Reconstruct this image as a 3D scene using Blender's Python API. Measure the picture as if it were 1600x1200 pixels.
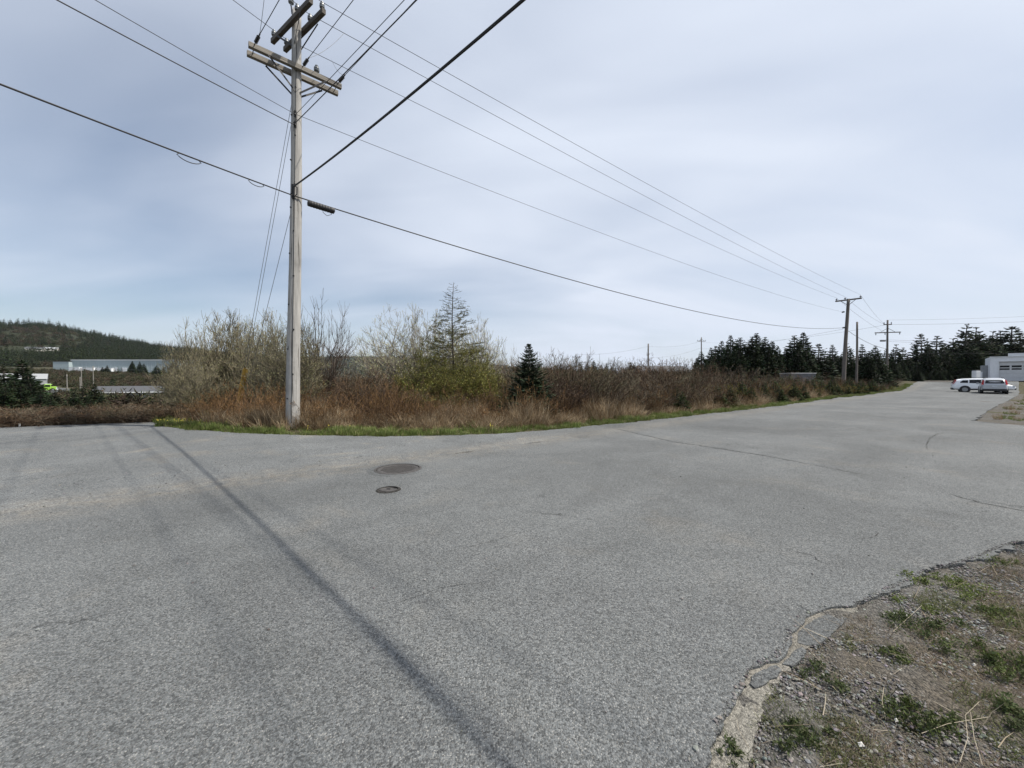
import bpy, bmesh, math, random
import numpy as np
from mathutils import Vector, Matrix

for o in list(bpy.data.objects):
    bpy.data.objects.remove(o, do_unlink=True)
sc = bpy.context.scene
COL = sc.collection
R = math.radians

# ------------------------------------------------------------------ camera
FPX, EYE, HOR = 603.0, 1.55, 592.0        # focal length in px of a 1600 px wide frame, eye height, horizon row
PITCH = math.atan((600 - HOR) / FPX)
cam_d = bpy.data.cameras.new('camera')
cam_d.sensor_width = 36.0
cam_d.lens = 36.0 * FPX / 1600.0
cam_d.clip_start = 0.05
cam_d.clip_end = 9000
cam = bpy.data.objects.new('camera', cam_d)
cam.location = (0, 0, EYE)
cam.rotation_euler = (R(90) - PITCH, 0, 0)
COL.objects.link(cam)
sc.camera = cam

# ------------------------------------------------------------------ light
SUN = Vector((0.69, -0.10, 1.0)).normalized()         # towards the sun: high, to the right
EL = math.asin(SUN.z)
AZ = math.atan2(SUN.x, SUN.y)
world = bpy.data.worlds.new('World')
sc.world = world
world.use_nodes = True
wn, wl = world.node_tree.nodes, world.node_tree.links
wn.clear()
w_out = wn.new('ShaderNodeOutputWorld')
w_bg = wn.new('ShaderNodeBackground')
w_bg.inputs['Strength'].default_value = 0.10
w_sky = wn.new('ShaderNodeTexSky')
w_sky.sky_type = 'NISHITA'
w_sky.sun_disc = False
w_sky.sun_elevation = EL
w_sky.sun_rotation = AZ
w_sky.altitude = 50
w_sky.air_density = 1.0
w_sky.dust_density = 1.0
w_sky.ozone_density = 1.0
# thin high cloud veil, laid out on a flat cloud deck (direction / height)
w_tc = wn.new('ShaderNodeTexCoord')
w_sep = wn.new('ShaderNodeSeparateXYZ')
wl.new(w_tc.outputs['Generated'], w_sep.inputs[0])
w_add = wn.new('ShaderNodeMath'); w_add.operation = 'ADD'; w_add.inputs[1].default_value = 0.22
w_abs = wn.new('ShaderNodeMath'); w_abs.operation = 'ABSOLUTE'
wl.new(w_sep.outputs['Z'], w_abs.inputs[0])
wl.new(w_abs.outputs[0], w_add.inputs[0])
w_dx = wn.new('ShaderNodeMath'); w_dx.operation = 'DIVIDE'
w_dy = wn.new('ShaderNodeMath'); w_dy.operation = 'DIVIDE'
wl.new(w_sep.outputs['X'], w_dx.inputs[0]); wl.new(w_add.outputs[0], w_dx.inputs[1])
wl.new(w_sep.outputs['Y'], w_dy.inputs[0]); wl.new(w_add.outputs[0], w_dy.inputs[1])
w_com = wn.new('ShaderNodeCombineXYZ')
wl.new(w_dx.outputs[0], w_com.inputs['X']); wl.new(w_dy.outputs[0], w_com.inputs['Y'])


def w_noise(rot, scale, sx, sy, detail, off, dist=0.6):
    m = wn.new('ShaderNodeMapping')
    m.inputs['Rotation'].default_value = (0, 0, R(rot))
    m.inputs['Scale'].default_value = (sx, sy, 1)
    m.inputs['Location'].default_value = (off, off * .7, 0)
    wl.new(w_com.outputs[0], m.inputs['Vector'])
    n = wn.new('ShaderNodeTexNoise')
    n.inputs['Scale'].default_value = scale
    n.inputs['Detail'].default_value = detail
    n.inputs['Roughness'].default_value = 0.5
    n.inputs['Distortion'].default_value = dist
    wl.new(m.outputs[0], n.inputs['Vector'])
    return n


n1 = w_noise(38, 1.25, .5, 1.0, 3, 21.3, .5)
n2 = w_noise(30, 2.4, .45, 1.1, 5, 7.7, .6)
w_mx = wn.new('ShaderNodeMix'); w_mx.data_type = 'FLOAT'; w_mx.inputs[0].default_value = 0.25
wl.new(n1.outputs['Fac'], w_mx.inputs[2]); wl.new(n2.outputs['Fac'], w_mx.inputs[3])
w_s = wn.new('ShaderNodeMapRange')                   # streaks
w_s.inputs['From Min'].default_value = 0.3; w_s.inputs['From Max'].default_value = 0.7
w_s.inputs['To Min'].default_value = -0.30; w_s.inputs['To Max'].default_value = 0.32
wl.new(w_mx.outputs[0], w_s.inputs['Value'])
w_g = wn.new('ShaderNodeMapRange')                   # the veil thickens to one side
w_g.interpolation_type = 'SMOOTHSTEP'
w_g.inputs['From Min'].default_value = -1.5; w_g.inputs['From Max'].default_value = .9
w_g.inputs['To Min'].default_value = 0.45; w_g.inputs['To Max'].default_value = 0.88
wl.new(w_dx.outputs[0], w_g.inputs['Value'])
w_r = wn.new('ShaderNodeMath'); w_r.operation = 'ADD'; w_r.use_clamp = True
wl.new(w_s.outputs[0], w_r.inputs[0]); wl.new(w_g.outputs[0], w_r.inputs[1])
w_mix = wn.new('ShaderNodeMix'); w_mix.data_type = 'RGBA'
wl.new(w_r.outputs[0], w_mix.inputs[0])
wl.new(w_sky.outputs[0], w_mix.inputs[6])
w_mix.inputs[7].default_value = (6.7, 7.3, 8.4, 1)
wl.new(w_mix.outputs[2], w_bg.inputs['Color'])
wl.new(w_bg.outputs[0], w_out.inputs['Surface'])

sun_d = bpy.data.lights.new('sun', 'SUN')
sun_d.energy = 5.0
sun_d.angle = R(0.6)
sun_d.color = (1.0, .94, .84)
sun = bpy.data.objects.new('sun', sun_d)
sun.rotation_euler = SUN.to_track_quat('Z', 'Y').to_euler()
COL.objects.link(sun)

sc.view_settings.view_transform = 'Standard'
sc.view_settings.look = 'None'
sc.view_settings.exposure = 0.18
sc.view_settings.gamma = 1.0
sc.view_settings.use_curve_mapping = False
sc.render.engine = 'CYCLES'
sc.cycles.max_bounces = 5
sc.cycles.diffuse_bounces = 2
sc.cycles.glossy_bounces = 2
sc.cycles.transmission_bounces = 3
sc.cycles.transparent_max_bounces = 6
sc.cycles.use_denoising = True
sc.cycles.caustics_reflective = False
sc.cycles.caustics_refractive = False

# ------------------------------------------------------------------ picture <-> place
CP, SP = math.cos(PITCH), math.sin(PITCH)


def ray(px, py):
    u, v = px - 800.0, 600.0 - py
    y = FPX * CP + v * SP
    z = v * CP - FPX * SP
    return u / y, z / y


def W(px, py, d):
    a, b = ray(px, py)
    return Vector((a * d, d, EYE + b * d))


def G(px, py, z=0.0):
    a, b = ray(px, py)
    d = (z - EYE) / b
    return Vector((a * d, d, z))


DA = Vector((.78, .62)).normalized()          # along the main road
DB = Vector((-DA.y, DA.x))                    # across it, to its far side


def AB(a, b):
    p = DA * a + DB * b
    return p.x, p.y


def toAB(x, y):
    return x * DA.x + y * DA.y, x * DB.x + y * DB.y


def sstep(x, a, b):
    t = np.clip((np.asarray(x, float) - a) / (b - a), 0, 1)
    return t * t * (3 - 2 * t)


EDGE = np.array([(-60, 60), (-24, 27), (-16.5, 17.6), (-13.0, 13.9), (-11.4, 12.6), (-9.7, 11.75), (-8, 11.1), (-6, 10.65), (-3.4, 10.4), (-.7, 10.8), (.97, 11.6), (2, 12.3),
                 (4.56, 14.0), (12.9, 20.3), (23.5, 28.9), (44, 45.2), (67, 63.4), (120, 105)])


def edge_y(x):
    return np.interp(x, EDGE[:, 0], EDGE[:, 1])


RIDGE_PX = [-900, 0, 40, 80, 130, 180, 230, 270, 320, 450]
RIDGE_Y = [500, 513, 514, 516, 526, 535, 543, 551, 556, 566]
FAR_PX = [-900, 250, 400, 620, 700, 800, 900, 1100, 3000]
FAR_Y = [545, 556, 557.5, 558, 564, 573, 580, 588, 590]


def T(x, y):
    """height of the land"""
    x = np.asarray(x, float); y = np.asarray(y, float)
    r = np.hypot(x, y)
    az = np.degrees(np.arctan2(x, y))
    azc = np.clip(az, -75, 75)
    px = 800 + FPX * np.tan(np.radians(azc))
    wleft = sstep(az, -27, -40) * (1 - sstep(az, -100, -150) * 0 - sstep(-az, 105, 150))
    s = (x + 14.5) * -.36 + (y - 13) * .93
    prof = np.interp(r - 4, [0, 15, 25, 50, 100, 160, 240, 330, 500, 650], [0, 0, -1.1, -2.7, -4.3, -4.8, -3, 1, 7.5, 16])
    zr = np.interp(px, RIDGE_PX, RIDGE_Y)
    H = (592 - zr) / FPX * 1400 * np.cos(np.radians(np.clip(azc, -60, 60)))
    hill = (H - 16) * sstep(r, 600, 1400) - .55 * H * sstep(r, 1450, 2300)
    bump = 4.5 * np.sin(x * .021 + 1) * np.sin(y * .017 + 2) * sstep(r, 650, 900)
    left = prof * sstep(s, .4, 5) + np.where(r > 600, hill + bump, 0)
    # middle: the lot falls a little towards the far trees
    mid = -1.3 * sstep(y, 34, 85) * (1 - sstep(az, 22, 34)) * sstep(y, 0, 1)
    a, b = x * DA.x + y * DA.y, x * DB.x + y * DB.y
    right = 1.15 * sstep(a, 70, 93) * sstep(az, 34, 46)
    far_y = np.interp(px, FAR_PX, FAR_Y)
    farh = (592 - far_y) / FPX * 3000 * np.cos(np.radians(azc))
    far = farh * sstep(r, 1900, 3000) * (np.abs(az) < 110)
    z = left * wleft + mid * (1 - wleft) + right
    z = z + far
    rel = .05 * np.sin(x * .9) * np.cos(y * .7) * sstep(r, 18, 40)
    return z + rel


def Tz(x, y):
    return float(T(x, y))


# ------------------------------------------------------------------ materials
MATS = {}


def new_mat(name):
    m = bpy.data.materials.new(name)
    m.use_nodes = True
    nt = m.node_tree
    b = nt.nodes['Principled BSDF']
    MATS[name] = m
    return m, nt, b


class N:
    """small node helper"""
    def __init__(self, nt):
        self.nt = nt

    def node(self, t, **kw):
        n = self.nt.nodes.new(t)
        for k, v in kw.items():
            setattr(n, k, v)
        return n

    def link(self, a, b):
        self.nt.links.new(a, b)

    def put(self, sock, v):
        if hasattr(v, 'is_output') or isinstance(v, bpy.types.NodeSocket):
            self.link(v, sock)
        elif v is not None:
            sock.default_value = v

    def math(self, op, a, b=None, c=None, clamp=False):
        n = self.node('ShaderNodeMath', operation=op)
        n.use_clamp = clamp
        self.put(n.inputs[0], a); self.put(n.inputs[1], b)
        if c is not None:
            self.put(n.inputs[2], c)
        return n.outputs[0]

    def noise(self, vec, scale, detail=3, rough=.5, dist=0):
        n = self.node('ShaderNodeTexNoise')
        self.put(n.inputs['Vector'], vec)
        n.inputs['Scale'].default_value = scale
        n.inputs['Detail'].default_value = detail
        n.inputs['Roughness'].default_value = rough
        n.inputs['Distortion'].default_value = dist
        return n.outputs['Fac']

    def voro(self, vec, scale, feat='F1', rnd=1.0):
        n = self.node('ShaderNodeTexVoronoi', feature=feat)
        self.put(n.inputs['Vector'], vec)
        n.inputs['Scale'].default_value = scale
        n.inputs['Randomness'].default_value = rnd
        return n

    def mapping(self, vec, loc=(0, 0, 0), rot=(0, 0, 0), scale=(1, 1, 1)):
        n = self.node('ShaderNodeMapping')
        self.put(n.inputs['Vector'], vec)
        n.inputs['Location'].default_value = loc
        n.inputs['Rotation'].default_value = rot
        n.inputs['Scale'].default_value = scale
        return n.outputs[0]

    def rng(self, v, a, b, c=0., d=1., smooth=False):
        n = self.node('ShaderNodeMapRange')
        if smooth:
            n.interpolation_type = 'SMOOTHSTEP'
        self.put(n.inputs['Value'], v)
        n.inputs['From Min'].default_value = a; n.inputs['From Max'].default_value = b
        n.inputs['To Min'].default_value = c; n.inputs['To Max'].default_value = d
        return n.outputs[0]

    def mix(self, f, a, b, blend='MIX'):
        n = self.node('ShaderNodeMix', data_type='RGBA', blend_type=blend)
        self.put(n.inputs[0], f)
        for s, v in ((n.inputs[6], a), (n.inputs[7], b)):
            if isinstance(v, (tuple, list)):
                s.default_value = (v[0], v[1], v[2], 1)
            else:
                self.put(s, v)
        return n.outputs[2]

    def obj(self):
        return self.node('ShaderNodeTexCoord').outputs['Object']

    def pos(self):
        return self.node('ShaderNodeNewGeometry').outputs['Position']

    def attr(self, name):
        return self.node('ShaderNodeAttribute', attribute_name=name)

    def bump(self, h, strength, dist, base=None):
        n = self.node('ShaderNodeBump')
        n.inputs['Strength'].default_value = strength
        n.inputs['Distance'].default_value = dist
        self.put(n.inputs['Height'], h)
        if base is not None:
            self.put(n.inputs['Normal'], base)
        return n.outputs[0]


def plain(name, col, rough=.6, metal=0., var=.18, scale=6., spec=.5, bump=0.):
    m, nt, b = new_mat(name)
    n = N(nt)
    v = n.obj()
    f = n.noise(v, scale, 5, .6)
    lo = tuple(c * (1 - var) for c in col)
    hi = tuple(min(1, c * (1 + var)) for c in col)
    n.put(b.inputs['Base Color'], n.mix(n.rng(f, .3, .7), lo, hi))
    b.inputs['Roughness'].default_value = rough
    b.inputs['Metallic'].default_value = metal
    b.inputs['Specular IOR Level'].default_value = spec
    if bump:
        n.put(b.inputs['Normal'], n.bump(n.noise(v, scale * 6, 4, .6), .6, bump))
    return m


def veg(name, tint=(1, 1, 1), var=.28, rough=.75, trans=0.):
    """plant matter: vertex colour 'Col' varied per plant"""
    m, nt, b = new_mat(name)
    n = N(nt)
    c = n.attr('Col').outputs['Color']
    rnd = n.node('ShaderNodeObjectInfo').outputs['Random']
    big = n.noise(n.pos(), .35, 3, .6)
    k = n.math('ADD', n.math('MULTIPLY', n.math('SUBTRACT', rnd, .5), var), n.math('MULTIPLY', n.math('SUBTRACT', big, .5), 1.3))
    k = n.math('ADD', k, 1.0)
    comb = n.node('ShaderNodeCombineColor')
    for i in range(3):
        n.put(comb.inputs[i], n.math('MULTIPLY', k, tint[i]))
    n.put(b.inputs['Base Color'], n.mix(1.0, c, comb.outputs[0], 'MULTIPLY'))
    b.inputs['Roughness'].default_value = rough
    b.inputs['Specular IOR Level'].default_value = .25
    if trans:
        t = n.node('ShaderNodeBsdfTranslucent')
        n.put(t.inputs['Color'], n.mix(1.0, c, comb.outputs[0], 'MULTIPLY'))
        mx = n.node('ShaderNodeMixShader')
        mx.inputs[0].default_value = trans
        n.link(b.outputs[0], mx.inputs[1]); n.link(t.outputs[0], mx.inputs[2])
        n.link(mx.outputs[0], nt.nodes['Material Output'].inputs['Surface'])
    return m


def asphalt(name, base, warm, coarse, far_step=False, seam=False):
    m, nt, b = new_mat(name)
    n = N(nt)
    v = n.pos()
    wob = n.noise(v, 3, 2)
    agg = n.voro(v, coarse)
    agg2 = n.voro(v, coarse * 2.3)
    sep = n.node('ShaderNodeSeparateColor'); n.link(agg.outputs['Color'], sep.inputs[0])
    sep2 = n.node('ShaderNodeSeparateColor'); n.link(agg2.outputs['Color'], sep2.inputs[0])
    stone = n.math('ADD', n.math('MULTIPLY', sep.outputs[0], .6), n.math('MULTIPLY', sep2.outputs[1], .4))
    k = n.rng(stone, .15, .85, .42, 1.6)
    pits = n.rng(n.noise(v, coarse * .9, 3, .6), .3, .5, .66, 1.0)
    k = n.math('MULTIPLY', k, pits)
    ang = math.atan2(DA.y, DA.x)
    along = n.mapping(v, rot=(0, 0, -ang))
    st = n.mapping(along, scale=(.10, .8, 1))
    streak = n.rng(n.noise(st, 1.2, 2, .5, .5), .32, .7, .93, 1.07)
    blot = n.rng(n.noise(v, .30, 6, .62, .6), .3, .70, .77, 1.24)
    mott = n.rng(n.noise(v, 2.7, 4, .6), .3, .7, .93, 1.07)
    k = n.math('MULTIPLY', k, n.math('MULTIPLY', streak, n.math('MULTIPLY', blot, mott)))
    # hairline crazing, here and there
    cz = n.voro(n.mapping(v, scale=(.75, .75, .75)), 1.0, 'DISTANCE_TO_EDGE')
    wv = n.node('ShaderNodeVectorMath', operation='ADD')
    n.link(v, wv.inputs[0])
    nz = n.node('ShaderNodeTexNoise'); nz.inputs['Scale'].default_value = 3.0; nz.inputs['Detail'].default_value = 4
    n.link(v, nz.inputs['Vector'])
    wsc = n.node('ShaderNodeVectorMath', operation='SCALE'); wsc.inputs['Scale'].default_value = .5
    n.link(nz.outputs['Color'], wsc.inputs[0]); n.link(wsc.outputs[0], wv.inputs[1])
    n.put(cz.inputs['Vector'], n.mapping(wv.outputs[0], scale=(.62, .62, .62)))
    line = n.rng(cz.outputs['Distance'], .002, .007, 1.0, 0.0)
    where = n.rng(n.noise(v, .33, 3, .5), .53, .62)
    k = n.math('MULTIPLY', k, n.math('SUBTRACT', 1.0, n.math('MULTIPLY', n.math('MULTIPLY', line, where), .5)))
    # a few oil drips and damp marks
    oil = n.rng(n.voro(n.mapping(v, loc=(3, 1, 0)), .55).outputs['Distance'], .05, .16, .82, 1.0, True)
    k = n.math('MULTIPLY', k, oil)
    sx = n.node('ShaderNodeSeparateXYZ'); n.link(along, sx.inputs[0])
    a_, b_ = sx.outputs['X'], sx.outputs['Y']
    if far_step:
        # resurfaced length beyond a transverse joint: finer and a little darker
        aw = n.math('ADD', n.math('SUBTRACT', a_, n.math('MULTIPLY', b_, .33)), n.math('MULTIPLY', wob, .25))
        k = n.math('MULTIPLY', k, n.rng(aw, 7.5, 7.8, 1.0, .94))
    col_a = tuple(base * c for c in (.95, 1.0, 1.01))
    colr = n.mix(n.rng(sep2.outputs[2], .86, .95, 0, .8), col_a, (base * 1.9, base * 1.85, base * 1.72))
    # sandy fines in soft patches
    sand = n.rng(n.noise(v, .8, 6, .65, .5), .52, .75, 0, warm, True)
    if seam:
        dist = n.math('ABSOLUTE', n.math('SUBTRACT', b_, n.math('ADD', 7.15, n.math('MULTIPLY', n.math('SUBTRACT', wob, .5), .5))))
        band = n.rng(dist, 0., .9, .75, 0., True)
        sand = n.math('MAXIMUM', sand, n.math('MULTIPLY', band, n.rng(n.noise(v, 4, 5, .65), .35, .65)))
    colr = n.mix(sand, colr, (base * 1.62, base * 1.48, base * 1.25))
    kk = n.node('ShaderNodeCombineColor')
    for i in range(3):
        n.link(k, kk.inputs[i])
    colr = n.mix(1.0, colr, kk.outputs[0], 'MULTIPLY')
    n.put(b.inputs['Base Color'], colr)
    b.inputs['Roughness'].default_value = .82
    b.inputs['Specular IOR Level'].default_value = .35
    h = n.math('ADD', n.math('MULTIPLY', agg.outputs['Distance'], -1.0), n.math('MULTIPLY', n.noise(v, coarse * .55, 3, .6), .8))
    bm_ = n.bump(h, .75, .006)
    bm_ = n.bump(n.noise(v, 1.1, 4, .5), .35, .03, bm_)
    n.put(b.inputs['Normal'], bm_)
    return m


def earth(name, c0, c1, c2, fine=60., bump=.01):
    """soil, grit and thatch in patches"""
    m, nt, b = new_mat(name)
    n = N(nt)
    v = n.pos()
    st = n.voro(v, fine)
    sep = n.node('ShaderNodeSeparateColor'); n.link(st.outputs['Color'], sep.inputs[0])
    c = n.mix(n.rng(n.noise(v, .9, 6, .65, .3), .38, .62, 0, 1, True), c0, c1)
    c = n.mix(n.rng(n.noise(v, 2.3, 6, .65, .6), .5, .68, 0, 1, True), c, c2)
    g = n.math('MULTIPLY', n.rng(sep.outputs[0], 0, 1, .55, 1.5), n.rng(n.noise(v, fine * .5, 4, .7), .25, .75, .6, 1.35))
    kk = n.node('ShaderNodeCombineColor')
    for i in range(3):
        n.link(g, kk.inputs[i])
    n.put(b.inputs['Base Color'], n.mix(1.0, c, kk.outputs[0], 'MULTIPLY'))
    b.inputs['Roughness'].default_value = .95
    b.inputs['Specular IOR Level'].default_value = .2
    h = n.math('ADD', n.math('MULTIPLY', st.outputs['Distance'], -1.), n.noise(v, fine * .4, 4, .7))
    n.put(b.inputs['Normal'], n.bump(h, .9, bump))
    return m


def wood(name, c0, c1, grain=1.0, axis='Z'):
    """weathered timber: long grain, checks and knots"""
    m, nt, b = new_mat(name)
    n = N(nt)
    v = n.obj()
    sc_ = (38, 38, 1.1) if axis == 'Z' else (1.1, 38, 38)
    g = n.noise(n.mapping(v, scale=sc_), 1.0, 6, .65, .4)
    ck = n.noise(n.mapping(v, scale=tuple(s * .45 for s in sc_)), 1.0, 3, .5, .2)
    st = n.noise(v, 1.6, 5, .6)
    c = n.mix(n.rng(g, .3, .7), c0, c1)
    c = n.mix(n.rng(st, .5, .75, 0, .5), c, tuple(x * .6 for x in c0))
    c = n.mix(n.rng(ck, .34, .40, .8, 0), c, (.045, .038, .03))
    kn = n.voro(n.mapping(v, scale=(4, 4, 1.3)), 1.0)
    c = n.mix(n.rng(kn.outputs['Distance'], .05, .11, .85, 0), c, (.035, .028, .022))
    n.put(b.inputs['Base Color'], c)
    b.inputs['Roughness'].default_value = .85
    n.put(b.inputs['Normal'], n.bump(n.math('ADD', g, n.math('MULTIPLY', n.rng(ck, .34, .42), 1.2)), .6, .01))
    return m


# ------------------------------------------------------------------ mesh helpers
def finish(name, me, mat, parent=None):
    if mat is not None:
        me.materials.append(MATS[mat] if isinstance(mat, str) else mat)
    o = bpy.data.objects.new(name, me)
    COL.objects.link(o)
    if parent is not None:
        o.parent = parent
    return o


def np_mesh(name, V, F, col=None, smooth=False):
    """V (n,3), F (m,3) or (m,4) int"""
    V = np.ascontiguousarray(V, np.float32); F = np.ascontiguousarray(F, np.int32)
    k = F.shape[1]
    me = bpy.data.meshes.new(name)
    me.vertices.add(len(V)); me.vertices.foreach_set('co', V.ravel())
    me.loops.add(F.size); me.loops.foreach_set('vertex_index', F.ravel())
    me.polygons.add(len(F))
    me.polygons.foreach_set('loop_start', np.arange(0, F.size, k, dtype=np.int32))
    me.polygons.foreach_set('loop_total', np.full(len(F), k, np.int32))
    me.polygons.foreach_set('use_smooth', np.full(len(F), bool(smooth)))
    me.update(calc_edges=True)
    if col is not None:
        c4 = np.ones((len(V), 4), np.float32)
        c4[:, :3] = col
        at = me.color_attributes.new('Col', 'FLOAT_COLOR', 'POINT')
        at.data.foreach_set('color', c4.ravel())
    return me


class MB:
    """collects simple solids into one mesh"""
    def __init__(self):
        self.v, self.f = [], []

    def add(self, vs, fs):
        o = len(self.v)
        self.v += [tuple(p) for p in vs]
        self.f += [tuple(i + o for i in f) for f in fs]
        return self

    def box(self, c, s, rz=0., M=None):
        hx, hy, hz = s[0] / 2, s[1] / 2, s[2] / 2
        vs = [Vector((x, y, z)) for x in (-hx, hx) for y in (-hy, hy) for z in (-hz, hz)]
        if rz:
            q = Matrix.Rotation(rz, 3, 'Z')
            vs = [q @ p for p in vs]
        vs = [p + Vector(c) for p in vs]
        if M is not None:
            vs = [M @ p for p in vs]
        return self.add(vs, [(0, 1, 3, 2), (4, 6, 7, 5), (0, 4, 5, 1), (2, 3, 7, 6), (0, 2, 6, 4), (1, 5, 7, 3)])

    def beam(self, p, q, w, h, up=Vector((0, 0, 1)), cham=0.0):
        p, q = Vector(p), Vector(q)
        d = (q - p).normalized()
        s = d.cross(up).normalized()
        u = s.cross(d).normalized()
        c = cham
        if c:
            prof = [(-w / 2 + c, -h / 2), (w / 2 - c, -h / 2), (w / 2, -h / 2 + c), (w / 2, h / 2 - c), (w / 2 - c, h / 2), (-w / 2 + c, h / 2), (-w / 2, h / 2 - c), (-w / 2, -h / 2 + c)]
        else:
            prof = [(-w / 2, -h / 2), (w / 2, -h / 2), (w / 2, h / 2), (-w / 2, h / 2)]
        k = len(prof)
        vs = [e + s * a + u * b for e in (p, q) for a, b in prof]
        fs = [(i, (i + 1) % k, k + (i + 1) % k, k + i) for i in range(k)] + [tuple(range(k - 1, -1, -1)), tuple(range(k, 2 * k))]
        return self.add(vs, fs)

    def tube(self, pts, rads, sides=8, caps=True):
        pts = [Vector(p) for p in pts]
        if not hasattr(rads, '__len__'):
            rads = [rads] * len(pts)
        vs, fs = [], []
        up = Vector((0, 0, 1)) if abs((pts[-1] - pts[0]).normalized().z) < .9 else Vector((1, 0, 0))
        for i, p in enumerate(pts):
            d = (pts[min(i + 1, len(pts) - 1)] - pts[max(i - 1, 0)]).normalized()
            s = d.cross(up).normalized(); u = s.cross(d)
            for k in range(sides):
                t = 2 * math.pi * k / sides
                vs.append(p + (s * math.cos(t) + u * math.sin(t)) * rads[i])
        for i in range(len(pts) - 1):
            for k in range(sides):
                a, b = i * sides + k, i * sides + (k + 1) % sides
                fs.append((a, b, b + sides, a + sides))
        if caps:
            fs.append(tuple(range(sides - 1, -1, -1)))
            n = (len(pts) - 1) * sides
            fs.append(tuple(range(n, n + sides)))
        return self.add(vs, fs)

    def lathe(self, prof, c=(0, 0, 0), sides=12, M=None):
        c = Vector(c)
        vs, fs = [], []
        for r, z in prof:
            for k in range(sides):
                t = 2 * math.pi * k / sides
                p = Vector((r * math.cos(t), r * math.sin(t), z))
                vs.append((M @ p if M is not None else p) + c)
        for i in range(len(prof) - 1):
            for k in range(sides):
                a, b = i * sides + k, i * sides + (k + 1) % sides
                fs.append((a, b, b + sides, a + sides))
        fs.append(tuple(range(sides - 1, -1, -1)))
        n = (len(prof) - 1) * sides
        fs.append(tuple(range(n, n + sides)))
        return self.add(vs, fs)

    def quad(self, a, b, c, d):
        return self.add([a, b, c, d], [(0, 1, 2, 3)])

    def obj(self, name, mat, parent=None, smooth=False, bevel=0., loc=None):
        me = bpy.data.meshes.new(name)
        v = self.v
        if loc is not None:
            v = [tuple(Vector(p) - Vector(loc)) for p in v]
        me.from_pydata(v, [], self.f)
        if smooth:
            me.polygons.foreach_set('use_smooth', [True] * len(me.polygons))
            try:
                me.set_sharp_from_angle(angle=R(40))
            except Exception:
                pass
        me.update()
        o = finish(name, me, mat, parent)
        if loc is not None:
            o.location = loc
        if bevel:
            md = o.modifiers.new('bevel', 'BEVEL'); md.width = bevel; md.segments = 2; md.limit_method = 'ANGLE'
        return o


def tag(o, label, cat=None, group=None, kind=None):
    o['label'] = label
    if cat:
        o['category'] = cat
    if group:
        o['group'] = group
    if kind:
        o['kind'] = kind
    return o


def empty(name, loc, label, cat, group=None, rz=0.):
    o = bpy.data.objects.new(name, None)
    o.empty_display_size = .2
    o.location = loc
    o.rotation_euler = (0, 0, rz)
    COL.objects.link(o)
    return tag(o, label, cat, group)


def structure(o, label=None):
    o['kind'] = 'structure'
    if label:
        o['label'] = label
    return o


def copy_tree(o, parent=None):
    c = o.copy()
    COL.objects.link(c)
    if parent is not None:
        c.parent = parent
    for ch in list(o.children):
        copy_tree(ch, c)
    return c

# ------------------------------------------------------------------ material set
asphalt('asphalt_main', .118, .35, 105., True, True)
asphalt('asphalt_side', .131, .85, 85., False, True)
asphalt('asphalt_drive', .100, .25, 105.)
earth('land', (.072, .058, .036), (.062, .062, .030), (.088, .075, .050), 30, .02)
_n = N(MATS['land'].node_tree); _b = MATS['land'].node_tree.nodes['Principled BSDF']
_src = _b.inputs['Base Color'].links[0].from_socket
_len = _n.node('ShaderNodeVectorMath', operation='LENGTH'); _n.link(_n.pos(), _len.inputs[0])
# beyond the valley the land is wooded
_n.put(_b.inputs['Base Color'], _n.mix(_n.rng(_len.outputs['Value'], 560, 700), _src, (.026, .030, .016)))
earth('grit', (.108, .103, .094), (.098, .084, .066), (.135, .130, .122), 80, .014)
earth('sand', (.20, .19, .165), (.155, .145, .125), (.225, .21, .185), 130, .006)
earth('crack_fill', (.036, .034, .032), (.028, .027, .026), (.05, .046, .04), 90, .004)
wood('pole_wood', (.22, .212, .20), (.47, .455, .43))
wood('grey_pole', (.15, .14, .125), (.27, .255, .23))
wood('arm_wood', (.15, .135, .115), (.30, .275, .24), 1., 'X')
wood('arm_dark', (.06, .052, .045), (.13, .115, .10), 1., 'X')
wood('dark_pole', (.10, .085, .075), (.19, .17, .15))
plain('galvanised', (.20, .205, .215), .5, .6, .25, 9)
plain('black_iron', (.025, .025, .027), .55, .4)
plain('porcelain', (.17, .185, .20), .25, 0, .15, 8)
plain('rubber', (.018, .018, .02), .6)
plain('conductor', (.055, .055, .06), .5, .3)
plain('grey_wire', (.22, .23, .24), .45, .6)
plain('yellow_guard', (.46, .28, .05), .6, 0, .35, 3)
plain('cast_iron', (.078, .073, .070), .75, .3, .3, 14, .4, .004)
plain('white_paint', (.78, .80, .83), .5, 0, .06, 2)
plain('white_trim', (.74, .76, .78), .5, 0, .06, 2)
plain('door_panel', (.60, .61, .62), .55, 0, .08, 3)
plain('dark_glass', (.012, .014, .017), .12, 0, .2, 2, .3)
plain('roof_grey', (.13, .135, .145), .85, 0, .2, 5)
plain('roof_dark', (.075, .078, .085), .85, 0, .2, 5)
plain('siding_grey', (.30, .31, .32), .7, 0, .08, 3)
plain('siding_teal', (.38, .45, .47), .6, 0, .10, 1)
plain('siding_cream', (.62, .60, .54), .7, 0, .08, 2)
plain('roof_white', (.78, .80, .82), .6, 0, .06, .4)
plain('car_white', (.84, .86, .88), .28, 0, .03, 2, .6)
plain('car_silver', (.46, .48, .51), .3, .3, .04, 2, .6)
plain('car_trim', (.02, .02, .022), .6)
plain('tail_red', (.34, .012, .012), .2)
plain('tyre', (.016, .016, .017), .85)
plain('alloy', (.34, .35, .36), .35, .8, .1, 4)
plain('plate', (.55, .58, .62), .5)
plain('lime', (.28, .50, .06), .4, 0, .06, 2)
plain('yellow_flower', (.55, .46, .06), .7)
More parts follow.
